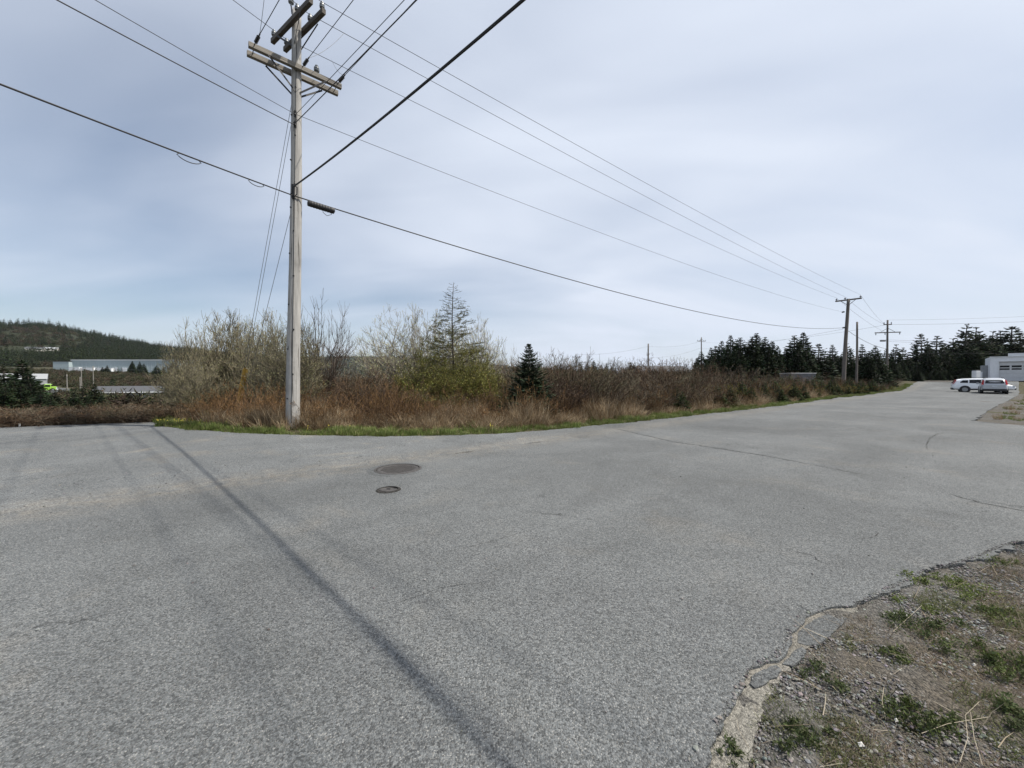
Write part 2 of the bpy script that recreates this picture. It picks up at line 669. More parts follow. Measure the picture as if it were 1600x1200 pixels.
plain('rock', (.19, .18, .17), .9, 0, .4, 40, .3, .006)
plain('straw_pale', (.36, .31, .23), .8)
plain('litter_white', (.66, .64, .60), .7)
veg('twig', (.84, .80, .76), var=.5)
veg('leaf', var=.30, trans=.25)
veg('needle', (.85, .9, .8), var=.4)
veg('grass', var=.2, trans=.3)

# ------------------------------------------------------------------ land
def build_land():
    az = np.radians(np.concatenate([np.arange(-62, 62, .5), np.arange(62, 298, 2.0)]))
    rr = np.concatenate([[.0], np.geomspace(.6, 60, 70), np.geomspace(64, 600, 44), np.geomspace(630, 6000, 60)])
    A, Rr = np.meshgrid(az, rr)
    X, Y = Rr * np.sin(A), Rr * np.cos(A)
    Z = T(X, Y)
    a, b = X * DA.x + Y * DA.y, X * DB.x + Y * DB.y
    Z = Z - .045
    # verge is a little proud of the carriageway
    Z += .05 * sstep(Y - edge_y(X), .15, .9) * (Rr < 120) * (X > -16) * (X < 110)
    V = np.stack([X, Y, Z], -1).reshape(-1, 3)
    na, nr = len(az), len(rr)
    i, j = np.meshgrid(np.arange(nr - 1), np.arange(na), indexing='ij')
    j2 = (j + 1) % na
    F = np.stack([i * na + j, i * na + j2, (i + 1) * na + j2, (i + 1) * na + j], -1).reshape(-1, 4)
    me = np_mesh('ground', V, F[:, ::-1], smooth=True)
    return structure(finish('ground', me, 'land'), 'brown thatch and soil of the lot, valley and hills')


build_land()
rng = np.random.default_rng(7)


def wobble(n, amp, smooth, seed):
    g = np.random.default_rng(seed)
    w = g.normal(size=n + 4 * smooth)
    k = np.hanning(2 * smooth + 1); k /= k.sum()
    w = np.convolve(w, k, 'same')[2 * smooth:2 * smooth + n]
    return amp * w / (w.std() + 1e-9)


NEAR_EDGE_PX = [(1062, 1260), (1080, 1200), (1128, 1135), (1163, 1072), (1175, 1045), (1215, 1029), (1238, 1003), (1237, 986), (1262, 960), (1290, 950), (1335, 948),
                (1400, 917), (1450, 893), (1500, 880), (1540, 866), (1570, 853), (1600, 846)]
NEAR_EDGE = [G(*p) for p in NEAR_EDGE_PX]
NE_AB = np.array([toAB(p.x, p.y) for p in NEAR_EDGE])


def right_edge(a):
    a = np.asarray(a, float)
    xs = np.concatenate([[-60, -6, -1], NE_AB[:, 0], [6.25, 6.8, 19.2, 20.2, 21.2, 22.2, 30, 60, 140]])
    ys = np.concatenate([[.6, .6, .8], NE_AB[:, 1], [-.6, -30, -30, -2.2, -.6, .55, .3, -1.2, -3]])
    return np.interp(a, xs, ys)


def left_edge(a):
    a = np.asarray(a, float)
    # where the verge begins, in road coordinates
    e = np.array([toAB(x, y) for x, y in EDGE if x > 1.5])
    xs = np.concatenate([[-60, e[0, 0] - 1.6, ], e[:, 0]])
    ys = np.concatenate([[7.1, 7.1], e[:, 1]])
    return np.interp(a, xs, ys)


def road_grid(name, av, lo, hi, nb, dz, mat, label, swap=False):
    bt = np.linspace(0, 1, nb)
    Amat = np.repeat(av[:, None], nb, 1)
    B = lo[:, None] * (1 - bt) + hi[:, None] * bt
    X = DA.x * Amat + DB.x * B
    Y = DA.y * Amat + DB.y * B
    if swap:
        X, Y = DA.x * B + DB.x * Amat, DA.y * B + DB.y * Amat
    Z = T(X, Y) * (np.hypot(X, Y) > 25) + dz
    top = np.stack([X, Y, Z], -1)
    # side skirts so that the edge of the paving shows its thickness
    L = top[:, :1].copy(); L[..., 2] -= .07
    Rr = top[:, -1:].copy(); Rr[..., 2] -= .07
    allv = np.concatenate([L, top, Rr], 1)
    m = nb + 2
    i, j = np.meshgrid(np.arange(len(av) - 1), np.arange(m - 1), indexing='ij')
    F = np.stack([i * m + j, (i + 1) * m + j, (i + 1) * m + j + 1, i * m + j + 1], -1).reshape(-1, 4)
    if swap:
        F = F[:, ::-1]
    me = np_mesh(name, allv.reshape(-1, 3), F, smooth=False)
    return structure(finish(name, me, mat), label)


av = np.concatenate([np.arange(-60, -3, .5), np.arange(-3, 26, .03), np.arange(26, 60, .25), np.arange(60, 128, 1.0)])
lo = right_edge(av) + (wobble(len(av), .022, 2, 1) + wobble(len(av), .03, 9, 2)) * np.interp(av, [1, 2, 3.6, 4.6], [.6, .3, .3, 1])
hi = left_edge(av) + (wobble(len(av), .03, 3, 3) + wobble(len(av), .05, 14, 4))
main_road = road_grid('main_road', av, lo, hi, 10, 0.0, 'asphalt_main', 'worn grey asphalt road running past the overgrown lot')


def flat_poly(name, pts, z, mat, skirt=.07, parent=None):
    bm = bmesh.new()
    vs = [bm.verts.new((p[0], p[1], z)) for p in pts]
    f = bm.faces.new(vs)
    if f.normal.z < 0:
        f.normal_flip()
    f.normal_update()
    if f.normal.z < 0:
        bmesh.ops.reverse_faces(bm, faces=[f])
    ge = bmesh.ops.extrude_face_region(bm, geom=[f])
    for e in ge['geom']:
        if isinstance(e, bmesh.types.BMVert):
            pass
    # extruded copy stays on top, push the original down
    for v in vs:
        v.co.z -= skirt
    bmesh.ops.triangulate(bm, faces=bm.faces[:])
    bmesh.ops.recalc_face_normals(bm, faces=bm.faces[:])
    me = bpy.data.meshes.new(name)
    bm.to_mesh(me); bm.free()
    return finish(name, me, mat, parent)


def rough_line(pts, step, amp, seed):
    g = random.Random(seed)
    out = []
    for (x0, y0), (x1, y1) in zip(pts[:-1], pts[1:]):
        L = math.hypot(x1 - x0, y1 - y0)
        k = max(1, int(L / step))
        for i in range(k):
            t = i / k
            out.append((x0 + (x1 - x0) * t + g.gauss(0, amp), y0 + (y1 - y0) * t + g.gauss(0, amp)))
    out.append(pts[-1])
    return out


corner = [tuple(p) for p in EDGE if -14 < p[0] < 3]
corner = rough_line(corner, .12, .028, 11)
seam_far = [AB(a, 7.04) for a in (9.0, 4, 0, -6, -14, -30)]
crest = [(-60, -4.5), (-30, 7.0), (-16.3, 12.35)]
side = corner + rough_line(seam_far, .5, .0, 12)[0:] + rough_line(crest, .25, .03, 13)
side_road = structure(flat_poly('side_road', side, -.0028, 'asphalt_side', .3), 'pale sandy asphalt of the side road mouth')

# grit shoulder under the camera and along the near side of the road
def shoulder(name, a0, a1, b0, b1, step, label, amp=.014):
    aa = np.arange(a0, a1, step); bb = np.arange(b0, b1, step)
    A, B = np.meshgrid(aa, bb, indexing='ij')
    X = DA.x * A + DB.x * B; Y = DA.y * A + DB.y * B
    g = np.random.default_rng(3)
    Z = -.026 + amp * (np.sin(X * 5.3 + 2 * np.sin(Y * 3.1)) * np.cos(Y * 4.1 + X) + .6 * np.sin(X * 13 + Y * 7) * np.sin(Y * 17 - X * 5)) + g.normal(0, .0025, X.shape)
    Z = Z - .02 * sstep(B, right_edge(A) - .02, right_edge(A) + .08)
    V = np.stack([X, Y, Z], -1).reshape(-1, 3)
    m = len(bb)
    i, j = np.meshgrid(np.arange(len(aa) - 1), np.arange(m - 1), indexing='ij')
    F = np.stack([i * m + j, (i + 1) * m + j, (i + 1) * m + j + 1, i * m + j + 1], -1).reshape(-1, 4)
    return structure(finish(name, np_mesh(name, V, F, smooth=True), 'grit'), label)


shoulder('gravel_shoulder', -5, 7.5, -5, 1.1, .035, 'grit and thin turf at the broken road edge')
shoulder('gravel_shoulder', 21.5, 70, -7, .9, .25, 'grit shoulder beyond the driveway mouth', .01)

# sand spilled at the near corner of the paving and in the broken joint
def strip(name, pts, widths, z, mat, parent):
    vs, fs = [], []
    n = len(pts)
    for i, p in enumerate(pts):
        q0, q1 = Vector(pts[max(i - 1, 0)]), Vector(pts[min(i + 1, n - 1)])
        d = (q1 - q0); d = Vector((-d.y, d.x)).normalized()
        vs += [(p[0] + d.x * widths[i] / 2, p[1] + d.y * widths[i] / 2, z), (p[0] - d.x * widths[i] / 2, p[1] - d.y * widths[i] / 2, z)]
    fs = [(2 * i, 2 * i + 1, 2 * i + 3, 2 * i + 2) for i in range(n - 1)]
    me = bpy.data.meshes.new(name)
    me.from_pydata(vs, [], fs)
    bm = bmesh.new(); bm.from_mesh(me)
    for f in bm.faces:
        f.normal_update()
        if f.normal.z < 0:
            f.normal_flip()
    bm.to_mesh(me); bm.free()
    return finish(name, me, mat, parent)


def crack_px(pts, w0, w1, seed, mat='crack_fill', step=.05, amp=.012, z=.004):
    g = random.Random(seed)
    P = [tuple(G(*p).xy) for p in pts]
    P = rough_line(P, step, amp, seed)
    ws = [max(.001, g.uniform(w0, w1) * min(1, 4 * min(i + .3, len(P) - 1 - i + .3) / len(P) + .35)) for i in range(len(P))]
    strip('crack', P, ws, z, mat, main_road)


crack_px([(950, 667), (1050, 690), (1130, 702), (1200, 713), (1290, 730)], .010, .034, 21)
crack_px([(1290, 730), (1345, 741)], .006, .018, 121)
crack_px([(1480, 772), (1535, 786), (1610, 801)], .007, .022, 22)
crack_px([(1425, 688), (1448, 695), (1452, 685), (1466, 678), (1480, 676)], .005, .02, 23)
crack_px([(1448, 696), (1449, 703)], .003, .010, 24)
crack_px([(1240, 862), (1262, 866), (1285, 880)], .001, .007, 25)
crack_px([(1335, 842), (1350, 843), (1366, 838), (1372, 832)], .001, .006, 26)
crack_px([(1245, 942), (1262, 955), (1268, 960)], .002, .006, 27)
crack_px([(1530, 660), (1570, 662)], .05, .16, 29)
for k, pp in enumerate([[(700, 862), (760, 848), (850, 822)], [(600, 950), (690, 918), (790, 905)], [(320, 745), (250, 730), (160, 720)]]):
    crack_px(pp, .001, .004, 40 + k, amp=.006)

# three pieces broken off the edge of the paving, a sand filled gap between them and the road
FR = [[(1172, 1066), (1180, 1050), (1214, 1037), (1219, 1044), (1213, 1055), (1195, 1066), (1180, 1073)],
      [(1223, 1035), (1243, 1012), (1252, 1008), (1262, 1014), (1251, 1030), (1236, 1037)],
      [(1246, 1001), (1246, 986), (1268, 966), (1294, 956), (1330, 955), (1312, 975), (1294, 992), (1277, 1004), (1262, 1006)]]
for k, fr in enumerate(FR):
    pts = [tuple(G(*p).xy) for p in fr]
    pts = rough_line(pts + [pts[0]], .025, .003, 50 + k)[:-1]
    flat_poly('asphalt_fragment', pts, -.006 - .003 * k, 'asphalt_drive', .05, main_road)
sandp = [(1020, 1290), (1070, 1215), (1125, 1140), (1160, 1075), (1170, 1040), (1212, 1026), (1234, 1003), (1232, 985), (1258, 958), (1290, 947), (1338, 946), (1336, 952), (1285, 990), (1250, 1020), (1216, 1052),
         (1205, 1078), (1188, 1105), (1180, 1150), (1160, 1230), (1080, 1300)]
pts = rough_line([tuple(G(*p).xy) for p in sandp] + [tuple(G(*sandp[0]).xy)], .03, .008, 60)[:-1]
flat_poly('sand_spill', pts, -.0145, 'sand', .03, None)
structure(bpy.data.objects['sand_spill'], 'pale sand washed against the broken road edge')

# ------------------------------------------------------------------ ironwork in the road
def manhole():
    p = G(622, 733)
    o = empty('manhole_cover', (p.x, p.y, 0), 'round rusty manhole cover set in the grey asphalt', 'manhole cover')
    r = .345
    MB().lathe([(r + .05, -.02), (r + .05, .008), (r + .035, .013), (r + .012, .013), (r + .010, -.02)], sides=48).obj('frame_ring', 'cast_iron', o, True)
    MB().lathe([(r, -.02), (r, .006), (r - .008, .009), (r - .05, .009), (r - .055, .005), (0.001, .005)], sides=48).obj('lid', 'cast_iron', o, True)
    m = MB()
    for k in range(-8, 9):
        for j in range(-8, 9):
            x, y = k * .036, j * .036
            if math.hypot(x, y) < r - .065:
                m.box((x, y, .0075), (.022, .022, .007), R(45))
    s = m.obj('tread_pattern', 'cast_iron', o)
    s['kind'] = 'stuff'
    MB().lathe([(r + .16, .0), (r + .14, .0045), (r + .052, .0065), (r + .05, -.01)], sides=40).obj('patch_ring', 'asphalt_drive', o, True)


manhole()


def valve():
    p = G(607, 765.5)
    o = empty('valve_box', (p.x, p.y, 0), 'small round valve box lid sunk beside the manhole cover', 'valve cover')
    r = .125
    MB().lathe([(r + .045, .0), (r + .04, .007), (r + .012, .016), (r + .005, .016), (r + .003, -.03)], sides=32).obj('collar', 'crack_fill', o, True)
    l = MB().lathe([(r, -.03), (r, .008), (r - .02, .012), (r - .025, .008), (.001, .010)], sides=32).obj('lid', 'cast_iron', o, True)
    l.rotation_euler = (R(-4), R(3), 0)
    MB().box((0, 0, .014), (.05, .016, .012)).obj('lifting_lug', 'black_iron', o)


valve()

# ------------------------------------------------------------------ utility pole at the corner
PB = W(458, 672, 12.0); PB.z = -.3
PT = W(464.5, 17, 12.0)
UZ = Vector((0, 0, 1))


def pole_at(z):
    t = (z - PB.z) / (PT.z - PB.z)
    return PB.lerp(PT, t)


def shaft(name, pb, pt, r0, r1, mat, parent, seed, sides=20, rings=40):
    g = random.Random(seed)
    vs, fs = [], []
    ph = g.uniform(0, 6)
    L = (pt - pb).length
    for i in range(rings + 1):
        t = i / rings
        z = L * t
        c = pb.lerp(pt, t) - pb
        r = r0 + (r1 - r0) * t
        bend = .018 * math.sin(t * 7 + ph)
        for k in range(sides):
            th = 2 * math.pi * k / sides
            q = r * (1 + .02 * math.sin(3 * th + z * .7) + g.gauss(0, .008))
            if k in (0, sides - 5):
                q *= .90                           # long drying checks
            vs.append((c.x + bend + q * math.cos(th - .9), c.y + q * math.sin(th - .9), c.z))
    for i in range(rings):
        for k in range(sides):
            a, b = i * sides + k, i * sides + (k + 1) % sides
            fs.append((a, b, b + sides, a + sides))
    fs.append(tuple(range(rings * sides, rings * sides + sides)))
    me = bpy.data.meshes.new(name)
    me.from_pydata(vs, [], fs)
    me.polygons.foreach_set('use_smooth', [True] * len(me.polygons))
    o = finish(name, me, mat, parent)
    return o


def pin_insulator(mb_shell, p, s=1.0):
    mb_shell.lathe([(.018 * s, -.02), (.02 * s, .06), (.062 * s, .07), (.066 * s, .11), (.05 * s, .125), (.062 * s, .14), (.058 * s, .18), (.034 * s, .195), (.04 * s, .23), (.028 * s, .255), (.004, .26)], p, 10)


ROOT = PB.copy()
pole = empty('utility_pole', ROOT, 'tall weathered grey utility pole with double crossarms at the road corner', 'utility pole')


def loc(v):
    return Vector(v) - ROOT


shaft('shaft', PB, PT, .205, .125, 'pole_wood', pole, 5)


def arm_obj(name, p, q, w, h, mat, parent):
    """timber modelled along local X so that the grain follows it"""
    p, q = Vector(p), Vector(q)
    d = (q - p); L = d.length
    mb = MB().beam((-L / 2, 0, 0), (L / 2, 0, 0), w, h, cham=.008)
    o = mb.obj(name, mat, parent)
    o.location = (p + q) / 2
    o.rotation_euler = d.to_track_quat('X', 'Z').to_euler()
    return o


def hardware(parent, p, q, w=.05, t=.008):
    m = MB().beam(p, q, t, w)
    return m.obj('brace', 'black_iron', parent)


# upper pair of arms, carrying the through line
U = Vector((.82, -.57, 0)).normalized()
UO = Vector((.57, .82, 0)).normalized()
up_c = pole_at(12.36)
INS = {}
for sgn, tagn in ((-1, 'A'), (1, 'B')):
    c = up_c + UO * (.19 * sgn)
    p, q = c - U * 1.18, c + U * 1.18
    arm_obj('crossarm', loc(p), loc(q), .115, .15, 'arm_dark', pole)
    for off, nm in ((-1.08, 'far'), (1.08, 'near'), (.42, 'mid')):
        ip = c + U * off + UZ * .07
        if nm == 'mid':
            ip = c + U * .40 + UZ * .07
        m = MB(); pin_insulator(m, loc(ip), 1.15)
        m.obj('insulator', 'porcelain', pole, True)
        INS[tagn + nm] = ip + UZ * .24
    b = loc(pole_at(11.7) + UO * (.10 * sgn))
    hardware(pole, loc(c + U * .72 - UZ * .09 + UO * .065 * sgn), b)
    hardware(pole, loc(c - U * .72 - UZ * .09 + UO * .065 * sgn), b)
# the pole top pin and its bracket
m = MB(); pin_insulator(m, loc(PT + Vector((-.16, -.05, .12))), 1.25)
m.obj('insulator', 'porcelain', pole, True)
MB().tube([loc(PT + Vector((-.05, 0, -.32))), loc(PT + Vector((-.14, -.04, -.12))), loc(PT + Vector((-.16, -.05, .14)))], .02, 8).obj('pin_bracket', 'black_iron', pole)

# lower pair of arms, dead-ending the tap line that crosses the road
Lr = Vector((.77, .64, 0)).normalized()
LO = Vector((.64, -.77, 0)).normalized()
lo_c = pole_at(11.02)
TAP = []
for sgn in (-1, 1):
    c = lo_c + LO * (.19 * sgn)
    arm_obj('crossarm', loc(c - Lr * 1.25), loc(c + Lr * 1.25), .115, .15, 'arm_wood', pole)
    b = loc(pole_at(10.25) + LO * (.12 * sgn))
    for e in (-.78, .78):
        hardware(pole, loc(c + Lr * e - UZ * .08 + LO * .065 * sgn), b)
for e in (-1.12, 1.12):
    MB().tube([loc(lo_c + Lr * e - LO * .30), loc(lo_c + Lr * e + LO * .30)], .011, 8).obj('spacer_bolt', 'black_iron', pole)
TD = Vector((.75, -.66, 0)).normalized()
for e in (-1.12, .10, 1.12):
    s = lo_c + Lr * e + LO * .27
    d = (TD + UZ * .04).normalized()
    m = MB()
    m.tube([loc(s), loc(s + d * .1)], .012, 8)
    q = d.to_track_quat('Z', 'Y').to_matrix()
    prof = [(.016, .1)]
    for k in range(4):
        z = .12 + k * .075
        prof += [(.02, z), (.048, z + .02), (.048, z + .035), (.02, z + .05)]
    prof += [(.016, .44), (.02, .5)]
    m.lathe(prof, loc(s), 10, q)
    m.obj('strain_insulator', 'black_iron', pole, True)
    TAP.append(s + d * .48)
m = MB(); pin_insulator(m, loc(lo_c + Lr * .52 + LO * .19 + UZ * .07), 1.3)
m.obj('insulator', 'porcelain', pole, True)
# bolts and steps down the shaft
g = random.Random(3)
m_list = [(9.62, 0.1), (9.30, .2)]
for z, dx in m_list:
    c = loc(pole_at(z))
    rr = .205 - .08 * (z / 13.3)
    MB().lathe([(.035, 0), (.042, .03), (.03, .06), (.045, .085), (.03, .10)], c + Vector((.05, -rr - .01, -.05)), 10).obj('spool_insulator', 'black_iron', pole, True)
    MB().box(c + Vector((.05, -rr * .92, 0)), (.05, .05, .2)).obj('clevis', 'black_iron', pole)
for k in range(16):
    z = 1.0 + k * .72 + g.uniform(-.1, .1)
    if z > 11.5:
        break
    rr = .205 - .08 * (z / 13.3)
    th = R(-90) + (R(20) if k % 2 else R(-24)) + g.uniform(-.1, .1)
    c = loc(pole_at(z)) + Vector((math.cos(th), math.sin(th), 0)) * (rr * .96)
    d = Vector((math.cos(th), math.sin(th), 0))
    MB().tube([c - d * .03, c + d * .025], .024, 8).obj('bolt', 'black_iron', pole)
# telecom attachment
c = loc(pole_at(7.25))
MB().box(c + Vector((.03, -.185, .0)), (.07, .06, .42)).obj('cable_bracket', 'black_iron', pole)
MB().tube([c + Vector((.05, -.2, .18)), c + Vector((.18, -.24, .10)), c + Vector((.16, -.22, -.10)), c + Vector((.03, -.2, -.22)), c + Vector((-.04, -.19, -.05))], .016, 6).obj('cable_loop', 'rubber', pole)
# ground lead stapled down the shaft
MB().tube([loc(pole_at(z)) + Vector((.06, -(.208 - .08 * z / 13.3) * .96, 0)) for z in np.linspace(.2, 12.0, 24)], .007, 5).obj('ground_wire', 'black_iron', pole)

# ------------------------------------------------------------------ wires
def catenary(p, q, sag, n=56):
    p, q = Vector(p), Vector(q)
    return [p.lerp(q, i / n) - UZ * (4 * sag * (i / n) * (1 - i / n)) for i in range(n + 1)]


def wire(name, label, p, q, sag, r, mat='conductor', cat='wire', group=None):
    p = Vector(p)
    m = MB().tube(catenary(p, q, sag), r, 6)
    o = m.obj(name, mat, None, True, loc=p)
    return tag(o, label, cat, group)


# the second pole of the line
P2B = W(1317, 600, 49.6); P2B.z = Tz(P2B.x, P2B.y) - .2
P2T = W(1325.5, 467, 49.6)
pole2 = empty('utility_pole', P2B, 'dark wooden utility pole with one angled crossarm and a hung cable beside the brush', 'utility pole')
shaft('shaft', P2B, P2T, .24, .17, 'dark_pole', pole2, 8, 12, 12)
U2 = Vector((.61, -.79, 0)).normalized()
c2 = P2T - UZ * .12
arm_obj('crossarm', c2 - U2 * 1.3 - P2B, c2 + U2 * 1.3 - P2B, .13, .17, 'dark_pole', pole2)
E2 = {}
for off, nm in ((-1.18, 'far'), (-.32, 'mid'), (1.18, 'near')):
    m = MB(); ip = c2 + U2 * off + UZ * .08
    pin_insulator(m, ip - P2B, 1.6)
    m.obj('insulator', 'porcelain', pole2, True)
    E2[nm] = ip + UZ * .36
for e in (-.7, .7):
    MB().beam(c2 + U2 * e - UZ * .08 - P2B, P2T - UZ * .85 - P2B, .02, .06).obj('brace', 'black_iron', pole2)
E2['neutral'] = W(1317.5, 487.5, 49.4)
E2['cable'] = W(1318.5, 512, 49.4)
for nm in ('neutral', 'cable'):
    MB().box(E2[nm] - P2B, (.12, .30, .16)).obj('clevis', 'black_iron', pole2)

wire('power_line', 'top phase wire from the near end of the upper crossarms to the second pole', INS['Bnear'], E2['near'], .35, .0085)
wire('power_line', 'middle phase wire between the two crossarm poles over the lot', INS['Bmid'], E2['mid'], .35, .0085)
wire('power_line', 'phase wire from the far end of the upper crossarms to the second pole', INS['Bfar'], E2['far'], .45, .0085)
for a, b, lb in (('Anear', 'Bnear', 'near'), ('Amid', 'Bmid', 'middle'), ('Afar', 'Bfar', 'far')):
    wire('jumper_wire', 'short wire across the %s insulators of the upper crossarms' % lb, INS[a], INS[b], .015, .0085)
NEU = pole_at(9.58) + Vector((.06, -.20, 0))
SEC = pole_at(9.26) + Vector((.04, -.20, 0))
CAB = pole_at(7.12) + Vector((.03, -.22, 0))
TCB = pole_at(7.38) + Vector((.06, -.22, 0))
wire('power_line', 'thin neutral wire below the phase wires running to the second pole', NEU, E2['neutral'], .62, .0075)
# towards the valley side, behind the viewer
BK = Vector((-.30, -.95, 0)).normalized()


def back(p, dz, L=46.):
    return Vector(p) + BK * L + UZ * dz


wire('power_line', 'thin neutral wire coming in from the valley side', NEU, back(NEU, -3.0), 1.4, .0075)
wire('power_line', 'dark service wire dead-ended below the neutral from the valley side', SEC, back(SEC, -3.2), 1.5, .012)
wire('power_line', 'phase wire from the valley side to the near end of the upper crossarms', INS['Anear'], back(INS['Anear'], -3.4), 1.5, .0085)
wire('power_line', 'phase wire from the valley side to the middle of the upper crossarms', INS['Amid'], back(INS['Amid'], -3.4), 1.5, .0085)
wire('power_line', 'phase wire from the valley side to the far end of the upper crossarms', INS['Afar'], back(INS['Afar'], -3.4), 1.5, .0085)


def tapend(p, dz=0., L=46.):
    return Vector(p) + TD * L + UZ * dz


for p, lb in zip(TAP, ('outer', 'centre', 'inner')):
    wire('tap_wire', 'tap wire from the %s strain insulator of the lower crossarms across the road' % lb, p, tapend(p), .32, .0095)
wire('tap_wire', 'neutral wire from below the lower crossarms across the road', NEU + Vector((0, 0, -.05)), tapend(NEU, -.5), .55, .008)
wire('tap_wire', 'dark twisted service wire from the shaft across the road', SEC, tapend(SEC, -.5), .55, .013)
# jumper leads up from the tap insulators
for k, (p, q, lb) in enumerate(((TAP[0], INS['Afar'] + Vector((-.55, -.5, .05)), 'outer'), (TAP[1], INS['Bmid'].lerp(E2['mid'], .016), 'centre'), (TAP[2], INS['Bfar'].lerp(E2['far'], .022), 'inner'))):
    if k == 0:
        q = INS['Anear'] + BK * 1.3 - UZ * .35
    wire('jumper_wire', 'thin lead rising from the %s strain insulator to a phase wire' % lb, p, q, .12, .006, 'grey_wire')

# telephone cables
CD = Vector((.704, -.71, 0)).normalized()
wire('telephone_cable', 'thick black telephone cable crossing over the road to the corner pole', TCB, TCB + CD * 44 + UZ * .3, 1.6, .023, 'rubber', 'cable')
wire('telephone_cable', 'black telephone cable sagging from the corner pole to the second pole', CAB, E2['cable'], 1.38, .019, 'rubber', 'cable')
wire('telephone_cable', 'black telephone cable coming in from the valley side to the corner pole', CAB, back(CAB, -2.6), 1.0, .017, 'rubber', 'cable')


def on_cable(p, q, sag, t):
    return Vector(p).lerp(Vector(q), t) - UZ * (4 * sag * t * (1 - t))


m = MB()
p0, p1 = on_cable(CAB, E2['cable'], 1.38, .0065), on_cable(CAB, E2['cable'], 1.38, .0195)
dd = (p1 - p0).normalized(); LL = (p1 - p0).length
base_p = p0 - UZ * .085
case = empty('splice_case', base_p, 'black ribbed splice case hanging under the telephone cable', 'splice case')
q = dd.to_track_quat('Z', 'Y').to_matrix()
prof = [(.02, 0), (.085, .015), (.098, .06)]
for k in range(8):
    z = .08 + (LL - .16) * k / 8
    prof += [(.088, z), (.098, z + .02), (.098, z + .05)]
prof += [(.088, LL - .03), (.02, LL)]
MB().lathe(prof, (0, 0, 0), 14, q).obj('housing', 'rubber', case, True)
for t in (.12, .88):
    MB().tube([dd * LL * t + UZ * .03, dd * LL * t + UZ * .095], .014, 6).obj('hanger', 'black_iron', case)
MB().tube([dd * LL * .55, dd * LL * .56 - UZ * .15, dd * LL * .7 - UZ * .22, dd * LL * .86 - UZ * .14, dd * LL * .87], .008, 6).obj('drip_loop', 'rubber', case)
# slack loops and clamps on the incoming cable
for t0, t1, dz, lb in ((.0665, .0575, .13, 'hanging well out from the pole'), (.0295, .0215, .11, 'close to the pole')):
    a, b = on_cable(CAB, back(CAB, -2.6), 1.0, t0), on_cable(CAB, back(CAB, -2.6), 1.0, t1)
    pts = [a.lerp(b, s) - UZ * (dz * math.sin(math.pi * s) ** .7) for s in np.linspace(0, 1, 12)]
    pts[1:-1] = [p + (a - b) * (.22 * math.cos(math.pi * s)) for p, s in zip(pts[1:-1], np.linspace(0, 1, 12)[1:-1])]
    tag(MB().tube(pts, .010, 6).obj('slack_loop', 'rubber', None, True, loc=a), 'small slack loop under the incoming telephone cable, ' + lb, 'cable')

# guys down to the anchor behind the pole
GA = W(369, 650, 16.4); GA.z = Tz(GA.x, GA.y) - .15
for p, off, lb in ((pole_at(11.0) + Vector((-.05, .1, 0)), Vector((-.04, -.03, 0)), 'from beside the lower crossarms'), (pole_at(10.55) + Vector((-.02, .1, 0)), Vector((.04, 0, 0)), 'from under the lower crossarms'),
                   (pole_at(7.15) + Vector((-.10, .1, 0)), Vector((.10, .05, 0)), 'from the telephone cable bracket')):
    wire('guy_wire', 'thin steel guy wire ' + lb + ' to the ground anchor', p, GA + off, 0, .0075, 'grey_wire', 'guy wire')
gd = (pole_at(9.7) - GA).normalized()
gp = GA.copy()
guard = empty('guy_guard', gp, 'leaning yellow guy guard in the willow shrubs behind the pole', 'guy guard')
arc = []
m = MB()
s_ = gd.cross(UZ).normalized(); u_ = s_.cross(gd)
L = 2.62
prof = [(math.cos(t) * .115, math.sin(t) * .075) for t in np.linspace(R(-120), R(120), 11)]
prof += [(x * .86, y * .86) for x, y in prof[::-1]]
k = len(prof)
Q = Matrix((s_, u_, gd)).transposed()
vs = []
for zz in (0.05, L * .96, L):
    sc_k = 1.0 if zz < L else .72
    vs += [Q @ Vector((x * sc_k, y * sc_k, zz)) for x, y in prof]
fs = []
for i in range(2):
    fs += [(i * k + j, i * k + (j + 1) % k, (i + 1) * k + (j + 1) % k, (i + 1) * k + j) for j in range(k)]
m.add(vs, fs)
m.obj('sleeve', 'yellow_guard', guard, True)
MB().tube([gd * .4, gd * (L - .02)], .02, 6).obj('guy_grip', 'galvanised', guard)

# bare pole and the road crossing line beyond
def simple_pole(px, ytop, d, r, label, arms=(), mat='dark_pole', group=None):
    t = W(px, ytop, d)
    b = Vector((t.x, t.y, Tz(t.x, t.y) - .3))
    o = empty('utility_pole', b, label, 'utility pole', group)
    shaft('shaft', b, t, r, r * .72, mat, o, int(px), 10, 8)
    for (yy, half, dirv, kind) in arms:
        c = W(px, yy, d) - b
        dv = Vector(dirv).normalized()
        arm_obj('crossarm', c - dv * half, c + dv * half, .12, .15, mat, o)
        if kind:
            for e in (-.92, .92) if half < 1 else (-.92, -.2, .92):
                mm = MB(); s = 1.3 if kind == 'up' else -1.3
                ip = c + dv * half * e + UZ * (.07 if s > 0 else -.07)
                mm.lathe([(.02, 0), (.06, s * .06), (.075, s * .10), (.06, s * .17), (.05, s * .24), (.01, s * .26)], ip, 8)
                mm.obj('insulator', 'porcelain', o, True)
        if half > 1:
            for e in (-.62, .62):
                MB().beam(c + dv * half * e, c + UZ * .75, .03, .05).obj('brace', 'black_iron', o)
    return o, t


